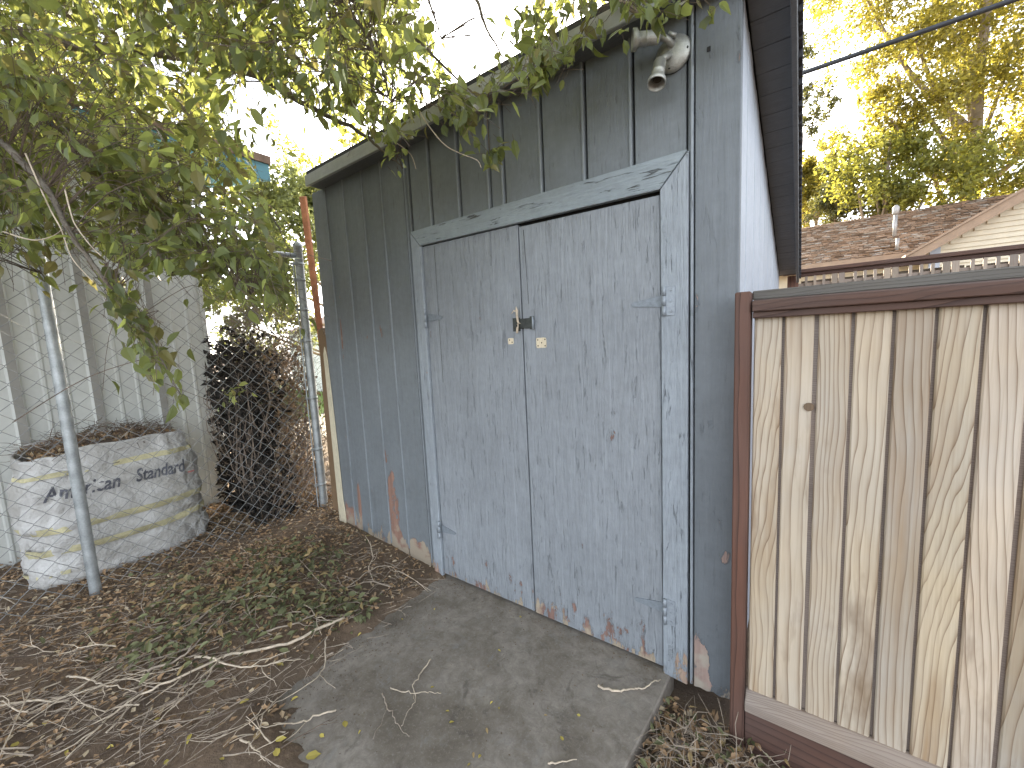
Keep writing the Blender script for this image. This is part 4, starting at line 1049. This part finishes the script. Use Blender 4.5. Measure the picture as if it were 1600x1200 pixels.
far_tree('alley_tree', 'pale sunlit tree across the alley seen beside the chain link post', (-10.5, 5.6, 0), 7.5,
    [tuple(onX(440,300,-10.5))+(0.9,), tuple(onX(455,350,-10.5))+(1.0,), tuple(onX(430,380,-10.5))+(1.0,), tuple(onX(470,420,-10.5))+(0.9,), tuple(onX(440,450,-10.5))+(0.9,), tuple(onX(490,370,-10.5))+(0.9,), tuple(onX(480,310,-10.5))+(.8,), tuple(onX(420,320,-10.5))+(.7,), tuple(onX(520,330,-10.5))+(1.0,), tuple(onX(400,430,-10.5))+(.9,), tuple(onX(370,500,-10.5))+(.9,), tuple(onX(430,520,-10.5))+(.9,), tuple(onX(345,450,-10.5))+(.8,)], None, 15000, 0.13, M['leaf_pale'], 0.16, group='trees across the alley')
far_tree('alley_tree', 'taller backlit tree behind the metal building roof', (-14, -0.6, 0), 11,
    [tuple(onX(240,190,-14))+(1.3,), tuple(onX(320,210,-14))+(1.2,), tuple(onX(160,150,-14))+(1.4,), tuple(onX(60,90,-14))+(1.6,), tuple(onX(380,290,-14))+(1.2,), tuple(onX(470,250,-14))+(1.0,)], None, 6000, 0.15, M['leaf_green'], 0.2, group='trees across the alley')

far_tree('alley_tree', 'dense low tree growing behind the shed at the alley edge', (-5.5, 4.3, 0), 5.2,
    [(-5.5, 4.3, 2.6, 1.3), (-5.0, 3.6, 2.2, 1.0), (-5.9, 4.9, 2.4, 1.1), (-5.4, 4.2, 3.8, 1.2), (-5.0, 3.9, 4.6, 0.9), (-6.0, 5.0, 3.6, 1.0), (-4.7, 3.2, 1.4, 0.8), (-5.6, 4.4, 1.3, 1.0), (-4.6, 3.4, 3.2, .9), (-6.3, 3.5, 3.6, 1.0), (-6.4, 3.6, 4.6, .9), (-6.2, 3.4, 2.6, 1.0), (-5.4, 2.6, 3.0, .8), (-5.6, 2.9, 4.0, .8)], None, 15000, 0.14, M['leaf_green'], 0.14, group='trees across the alley')  # out of view, added to block the sun from the yard
# ------------------------------------------------------------------ far white outbuilding across the alley
wb = thing('white_outbuilding', 'small white outbuilding across the sunlit alley', 'building', (-13.5, 6.6, 0))
M['white_wall'] = simple('white_siding', (0.75, 0.74, 0.70), 0.7, 0.05, 3, 0.1)
box('wall', -16, -12.6, 5.9, 9.6, 0, 2.25, M['white_wall'], wb, 0)
MB().prism([(5.7, 2.2), (9.8, 2.2), (7.75, 3.0)], 'x', -16.2, -12.4).build('roof', M['rustedge'], wb)
box('door', -12.61, -12.57, 7.1, 8.0, 0.02, 2.0, M['bluegrey'], wb, 0.005)

# ------------------------------------------------------------------ debris on the ground
def gp(px, py, lift=0.0): q = onG(px, py); return Vector((q.x, q.y, q.z+lift))
def stick_obj(name, label, wps, r, mat, lift=0.012, side=2, group=None, seed=1, cat='branch', leaves_n=0):
    rr = random.Random(seed)
    pts = [gp(a, b, lift + 0.012*rr.random()) for a, b in wps]
    sp = smooth_path(pts, 5); n = len(sp)
    sp = [p + Vector((rr.gauss(0, .003), rr.gauss(0, .003), abs(rr.gauss(0, .003)))) for p in sp]
    o0 = sp[0]
    t = thing(name, label, cat, (o0.x, o0.y, o0.z), group)
    MB().tube(sp, [max(0.0012, r*(1-0.7*i/n)) for i in range(n)], 6).build('stem', mat, t, smooth=True)
    for k in range(side):
        i = rr.randrange(n//4, n-1); p = sp[i]; d = (sp[i]-sp[i-1]).normalized()
        sd_ = Vector((-d.y, d.x, 0.1))*(1 if k % 2 else -1)
        q = p; pp = [p]; L = rr.uniform(0.06, 0.2)
        for j in range(4):
            dd = (d*0.8 + sd_*0.5 + Vector((rr.gauss(0, .2), rr.gauss(0, .2), rr.gauss(0, .12)))).normalized()
            q = q + dd*L/4; q = Vector((q.x, q.y, max(q.z, ground_h(q.x, q.y)+0.004))); pp.append(q)
        MB().tube(pp, [max(0.0010, r*0.45*(1-j/6)) for j in range(5)], 5).build('side_twig', mat, t, smooth=True)
    for k in range(leaves_n):
        p = rr.choice(sp) + Vector((rr.gauss(0, .02), rr.gauss(0, .02), 0.01))
        o = bpy.data.objects.new('leaf', CUTM[k % len(CUTM)]); COL.objects.link(o); o.parent = t
        o.matrix_local = orient((rr.gauss(0, 1), rr.gauss(0, 1), 0.1), (rr.gauss(0, .3), rr.gauss(0, .3), 1), rr.uniform(.035, .06), p-o0)
    return t
CUTM = []
for v, f in LV:
    me = bpy.data.meshes.new('cut_leaf'); me.from_pydata(v, [], f); me.materials.append(M['leaf_cut']); CUTM.append(me)
TW, TG = M['twig'], M['twig_grey']
stick_obj('fallen_branch', 'longest thick pale branch lying across the brush at lower left', [(540,975),(504,990),(450,1013),(364,1031),(335,1045),(251,1083),(204,1107),(146,1156),(108,1197)], 0.0085, TW, 0.025, 6, seed=2)
stick_obj('fallen_branch', 'straight grey branch rising from the long pale branch into green leaves', [(233,1063),(280,1045),(306,1022),(340,985),(379,940)], 0.006, TG, 0.04, 3, seed=3)
stick_obj('fallen_branch', 'short curved whitish branch crossing the long pale branch', [(306,1037),(335,1040),(350,1048),(379,1053),(417,1051),(455,1040)], 0.006, TW, 0.035, 3, seed=4)
stick_obj('fallen_branch', 'thin pale forked branch at the far left near the bottom', [(0,1114),(52,1107),(96,1104),(160,1083),(200,1072),(251,1081)], 0.005, TW, 0.025, 4, seed=5)
stick_obj('fallen_branch', 'bowed pale twig just above the forked one at far left', [(108,1069),(130,1071),(160,1080),(190,1085),(216,1092)], 0.005, TW, 0.03, 2, seed=6)
stick_obj('fallen_branch', 'slim branch running from the brush down to the lower frame edge', [(335,1048),(310,1072),(286,1101),(250,1132),(213,1168)], 0.0045, TW, 0.02, 3, seed=7)
stick_obj('fallen_branch', 'thin hooked brown twig curling near the chain link post foot', [(257,894),(238,908),(227,926),(224,958),(239,990),(270,1008),(294,1016)], 0.004, TG, 0.02, 1, seed=8)
stick_obj('fallen_branch', 'long wavy twig trailing over the slab corner into the dirt', [(522,980),(509,1007),(506,1048),(481,1077),(432,1104),(379,1144),(350,1175)], 0.0035, TW, 0.012, 3, seed=9)
stick_obj('fallen_branch', 'zigzag twig lying on the middle of the concrete slab', [(674,1034),(655,1060),(645,1075),(650,1092),(640,1115),(627,1142)], 0.0032, TW, 0.005, 1, seed=10)
stick_obj('fallen_branch', 'brown twig leaning away from the small leaf heap on the slab', [(598,1088),(603,1105),(612,1121),(625,1142),(640,1156)], 0.0036, TG, 0.006, 1, seed=11)
stick_obj('fallen_branch', 'thin twig crossing the zigzag twig on the slab', [(610,1079),(630,1086),(650,1089),(672,1084),(690,1086)], 0.0024, TW, 0.007, 0, seed=12)
stick_obj('fallen_branch', 'knobbly twig at the dirt edge left of the small leaf heap', [(525,1115),(490,1128),(467,1136),(435,1141),(405,1142),(385,1132)], 0.0042, TW, 0.012, 4, seed=13)
stick_obj('fallen_branch', 'short crooked twig at the bottom edge left of the yellow leaf', [(376,1161),(385,1166),(394,1177),(405,1185),(413,1197)], 0.0042, TW, 0.012, 2, seed=14)
stick_obj('fallen_branch', 'smooth pale bowed stick near the right door foot', [(935,1079),(962,1083),(985,1082),(1003,1079),(1020,1073),(1032,1066)], 0.0055, TW, 0.007, 0, seed=15)
stick_obj('fallen_branch', 'short pale stick at the bottom edge of the slab', [(857,1198),(875,1197),(898,1191)], 0.004, TW, 0.007, 0, seed=16)
stick_obj('fallen_branch', 'thin arched twig on the dirt near the left door trim', [(543,923),(572,901),(598,889),(618,894),(629,910)], 0.003, TW, 0.012, 1, seed=17)
stick_obj('fallen_branch', 'straight thin stick leaning toward the shed wall by the door', [(645,867),(610,898),(580,925),(551,949)], 0.003, TG, 0.012, 0, seed=18)
stick_obj('fallen_branch', 'thin twig running out of the green cut leaves toward the slab', [(467,879),(490,905),(510,928),(525,945)], 0.003, TW, 0.02, 2, seed=19)
stick_obj('fallen_branch', 'white rooty twig under the pale fence at bottom right', [(1262,1197),(1285,1186),(1300,1184),(1330,1188),(1362,1187),(1372,1175)], 0.004, TW, 0.03, 3, seed=20)
stick_obj('fallen_branch', 'slim upright twig against the fence kick board', [(1168,1140),(1176,1128),(1181,1115)], 0.0018, TG, 0.01, 0, seed=21)
# leafy cut branches
for i, (lab, wps) in enumerate((
    ('leafy cut branch with wilted green leaves nearest the chain link post', [(240,960),(270,930),(300,905),(340,890)]),
    ('leafy cut branch with wilted leaves in the middle of the brush', [(300,990),(350,950),(390,920),(430,890)]),
    ('leafy cut branch with dark wilted leaves closest to the shed wall', [(380,980),(430,930),(470,890),(500,870)]),
    ('leafy cut branch whose wilted leaves reach the slab edge', [(420,1000),(470,985),(510,965),(560,950)]),
    ('leafy cut branch lying under the long pale branch', [(210,1030),(260,1005),(310,985)]))):
    stick_obj('cut_leafy_branch', lab, wps, 0.005, TG, 0.04, 4, 'leafy cut branches in the brush', 30+i, 'branch', 14)
# loose thin twigs, alike
rr = random.Random(5)
def twig_var(seed):
    r2 = random.Random(seed); mb = MB(); p = Vector((0, 0, 0)); d = Vector((1, 0, 0)); pts = [p]
    for k in range(7):
        d = (d + Vector((0, r2.gauss(0, .28), r2.gauss(0, .08)))).normalized(); p = p + d*0.14; pts.append(Vector((p.x, p.y, max(p.z, -0.01))))
    mb.tube(pts, [0.010*(1-0.1*i) for i in range(8)], 5)
    for k in (2, 4, 5):
        q = pts[k]; dd = Vector((0.6, r2.choice((-1, 1))*0.7, 0.15)); qq = [q]
        for j in range(3):
            dd = (dd + Vector((r2.gauss(0, .25), r2.gauss(0, .25), r2.gauss(0, .1)))).normalized(); qq.append(qq[-1]+dd*0.09)
        mb.tube(qq, [0.006, 0.005, 0.004, 0.003], 4)
    return mb.mesh('loose_twig')
TV = [twig_var(i) for i in range(6)]
for i, me in enumerate(TV): me.materials.append((TW, TG, M['twig_dark'])[i % 3])
cnt = 0
while cnt < 150:
    if cnt < 112: px, py = rr.uniform(0, 640), rr.uniform(860, 1200)
    else: px, py = rr.uniform(1000, 1300), rr.uniform(1070, 1200)
    q = onG(px, py)
    if cnt < 112:
        if q.y > -0.12 or (q.x > -1.66 and q.y > -1.12): continue
        lab, grp = 'thin bare twig among the cut brush left of the slab', 'loose twigs in the brush'
    else:
        if q.x < -0.22 or q.y > -0.16: continue
        lab, grp = 'thin bare twig in the litter between slab and pale fence', 'loose twigs by the fence'
    vi = rr.randrange(6); o = bpy.data.objects.new('loose_twig', TV[vi]); COL.objects.link(o)
    lab = lab.replace('thin bare', ('thin pale bare', 'thin grey-brown bare', 'thin dark bare')[vi % 3])
    L = rr.uniform(0.12, 0.42) if cnt < 112 else rr.uniform(0.08, 0.22)
    o.location = (q.x, q.y, q.z + rr.uniform(0.006, 0.045)); o.scale = (L, L, L)
    o.rotation_euler = (rr.uniform(0, 6.28), rr.uniform(-.10, .06), rr.gauss(3.9, 0.5) if rr.random() < .65 else rr.uniform(0, 6.28))
    tag(o, lab, 'twig', grp); cnt += 1
# leaf litter (uncountable)
mb = MB(); mg = MB(); ms = MB()
def litter(n, reg, mbx, smin, smax, lift, flat=1.0):
    k = 0; g = 0
    while k < n and g < n*12:
        g += 1
        x, y = U(reg[0], reg[1]), U(reg[2], reg[3])
        if x > -2.95 and y > -0.03: continue
        onslab = -1.74 < x < -0.26 and y > -1.12
        if onslab: continue
        if -1.72 < x < -0.36 and y > -1.5 and nz(x*3, y*3, 2) < 0.05: continue
        dn = 0.5 + 0.7*nz(x*1.9, y*1.9, 8)
        if x > -2.15 and x < -1.6: dn *= 0.35 + 0.3*nz(x*6, y*6)
        if rnd.random() > dn: continue
        z = max(ground_h(x, y), -0.012 if -1.78 < x < -0.3 else -1)
        s_ = U(smin, smax)
        put(mbx, rnd.choice((SIMPLE, LV[1], LV[3], SIMPLE)), orient((rnd.gauss(0, 1), rnd.gauss(0, 1), rnd.gauss(0, .3)), (rnd.gauss(0, .5*flat), rnd.gauss(0, .5*flat), 1), s_, (x, y, z+U(0.003, lift)))); k += 1
litter(13000, (-4.6, -1.5, -2.3, 0.35), mb, 0.012, 0.040, 0.03)
litter(1500, (-0.27, 0.8, -0.9, -0.08), mb, 0.014, 0.045, 0.06)
tag(mb.build('leaf_litter', M['leaf_dry']), kind='stuff')
litter(420, (-0.25, 0.7, -0.8, -0.12), mg, 0.02, 0.045, 0.08)
for i in range(1250):                                  # wilted green clippings heaped where the branches were cut
    cx, cy, s1, s2 = rnd.choice(((285, 935, 38, 32), (420, 900, 55, 30), (440, 945, 60, 25), (330, 985, 60, 25), (520, 960, 40, 14), (475, 880, 40, 16), (585, 1100, 14, 14), (250, 1020, 60, 30)))
    px, py = rnd.gauss(cx, s1), rnd.gauss(cy, s2)
    q = onG(px, py)
    if q.y > -0.12 or (q.x > -1.70 and q.y > -1.0): continue
    if cx == 585 and rnd.random() < 0.55: continue
    put(mg, rnd.choice(LV), orient((rnd.gauss(0, 1), rnd.gauss(0, 1), rnd.gauss(0, .45)), (rnd.gauss(0, .5), rnd.gauss(0, .5), 1), U(0.022, 0.058), (q.x, q.y, q.z+U(0.004, 0.085))))
tag(mg.build('green_clippings', M['leaf_cut']), kind='stuff')
for i in range(2600):
    x, y = (U(-4.5, -1.6), U(-2.2, 0.3)) if i < 2150 else (U(-0.25, 0.7), U(-0.8, -0.12))
    if (x > -2.95 and y > -0.05): continue
    z = max(ground_h(x, y), -0.012 if -1.78 < x < -0.3 else -1)+U(0.003, 0.03)
    a = rnd.gauss(3.9, 0.6) if rnd.random() < .6 else U(0, 6.28); l = U(0.03, 0.14)
    d = Vector((math.cos(a), math.sin(a), U(-.12, .15)))
    p = Vector((x, y, z)); ms.tube([p, p+d*l*.5+rv(.004), p+d*l+rv(.006)], [U(.0008, .002), .0012, .0007], 3, False)
_a = onZ(450, 1013); _b = onZ(108, 1197); AL = math.atan2(_b.y-_a.y, _b.x-_a.x)
for i in range(170):
    px, py = rnd.gauss(200, 150), rnd.gauss(1085, 65)
    q = onG(px, py)
    if q.x > -1.62: continue
    a = AL + rnd.gauss(0, 0.45); l = U(0.08, 0.34); d = Vector((math.cos(a), math.sin(a), U(-.05, .05)))
    p = Vector((q.x, q.y, q.z + U(0.006, 0.05))) - d*l*0.5; sd_ = Vector((-d.y, d.x, 0))*U(-.2, .2)*l
    pp = [p, p+d*l*.3+sd_*.6+rv(.006), p+d*l*.6+sd_+rv(.008), p+d*l+rv(.008)]
    r_ = U(.0009, .0024); ms.tube(pp, [r_, r_*.85, r_*.7, r_*.4], 4, False)
for i in range(260):
    x, y = rnd.gauss(0.02, 0.16), rnd.gauss(-0.36, 0.13)
    if x < -0.25 or y > -0.17: continue
    z = ground_h(x, y) + U(0.01, 0.075); d = Vector((rnd.gauss(0, 1), rnd.gauss(0, 1), rnd.gauss(0, .3))).normalized(); l = U(0.05, 0.2); p = Vector((x, y, z))
    r_ = U(.0008, .0022); ms.tube([p, p+d*l*.3+rv(.008), p+d*l*.7+rv(.012), p+d*l+rv(.014)], [r_, r_*.85, r_*.7, r_*.4], 4, False)
tag(ms.build('twig_litter', TG), kind='stuff')
mb = MB()
for i in range(1500):                                  # crumbs of soil and leaf bits swept onto the slab edges
    if i % 3: x, y = -1.72 + abs(rnd.gauss(0, 0.16)), U(-1.25, -0.03)
    elif i % 2: x, y = U(-1.7, -0.3), -0.02 - abs(rnd.gauss(0, 0.05))
    else: x, y = U(-1.65, -0.4), U(-1.3, -0.1)
    put(mb, SIMPLE, orient((rnd.gauss(0, 1), rnd.gauss(0, 1), .2), (rnd.gauss(0, .5), rnd.gauss(0, .5), 1), U(0.003, 0.011), (x, y, max(SLAB, ground_h(x, y))+0.002)))
tag(mb.build('soil_crumbs', M['dirt']), kind='stuff')
# countable fallen leaves on the slab and dirt
YM = []
for v, f in LV:
    me = bpy.data.meshes.new('fallen_leaf'); me.from_pydata(v, [], f); me.materials.append(M['leaf_yellow']); YM.append(me)
def fallen(px, py, s_, label, group=None):
    q = onG(px, py); o = bpy.data.objects.new('fallen_leaf', YM[rnd.randrange(4)]); COL.objects.link(o)
    o.matrix_world = orient((rnd.gauss(0, 1), rnd.gauss(0, 1), 0), (rnd.gauss(0, .15), rnd.gauss(0, .15), 1), s_, (q.x, q.y, q.z+0.006+0.1*s_)); tag(o, label, 'leaf', group)
fallen(478, 1187, 0.055, 'large bright yellow leaf at the bottom edge of the frame')
fallen(466, 1092, 0.035, 'pale yellow leaf on the bare left corner of the slab')
for px, py in ((702,1114),(797,957),(778,1017),(907,1121),(770,1098),(780,1111),(702,1132),(735,1195),(748,1188),(680,952),(630,970),(740,1178),(814,967),(820,910),(590,968),(565,991),(673,1078),(564,1143),(880,1160),(850,1120),(760,1140)):
    fallen(px, py, U(0.014, 0.024), 'tiny yellow fallen leaf lying on the concrete slab', 'tiny leaves on the slab')
for px, py in ((28,1168),(178,1170),(105,1175),(430,1160),(434,1185),(375,1103),(432,1038),(443,1043),(330,1115),(398,1160),(70,1130),(240,1130),(300,1150),(350,1190),(260,1190),(500,1150),(540,1140)):
    fallen(px, py, U(0.025, 0.045), 'pale dry fallen leaf on the dirt at lower left', 'pale leaves on the dirt')
# small rubble
def rubble(name, label, px, py, s_, mat, cat, seed):
    rr_ = random.Random(seed); bm = bmesh.new(); bmesh.ops.create_icosphere(bm, subdivisions=2, radius=1)
    for v in bm.verts:
        c = v.co; k = 1/max(abs(c.x), abs(c.y), abs(c.z)); v.co = c*min(k, 1.25)*(1+0.12*nz(c.x*2+seed, c.y*2, c.z*2))
        v.co = Vector((v.co.x*s_[0], v.co.y*s_[1], v.co.z*s_[2]))
    me = bpy.data.meshes.new(name); bm.to_mesh(me); bm.free()
    q = onG(px, py); o = add_obj(name, me, mat); o.location = (q.x, q.y, q.z+s_[2]*0.5); o.rotation_euler = (0.1, 0.15, rr_.uniform(0, 3)); tag(o, label, cat); return o
rubble('concrete_chunk', 'grey concrete chunk under the fence at the bottom edge', 1285, 1200, (0.06, 0.045, 0.03), M['concrete'], 'rubble', 3)
rubble('white_scrap', 'white plastic scrap on the ground at the far left edge', 6, 872, (0.05, 0.03, 0.015), M['white_wall'], 'scrap', 4)
rubble('stone', 'rounded tan stone in the litter beside the slab corner', 1062, 1170, (0.026, 0.022, 0.018), M['kick_x'], 'stone', 5)
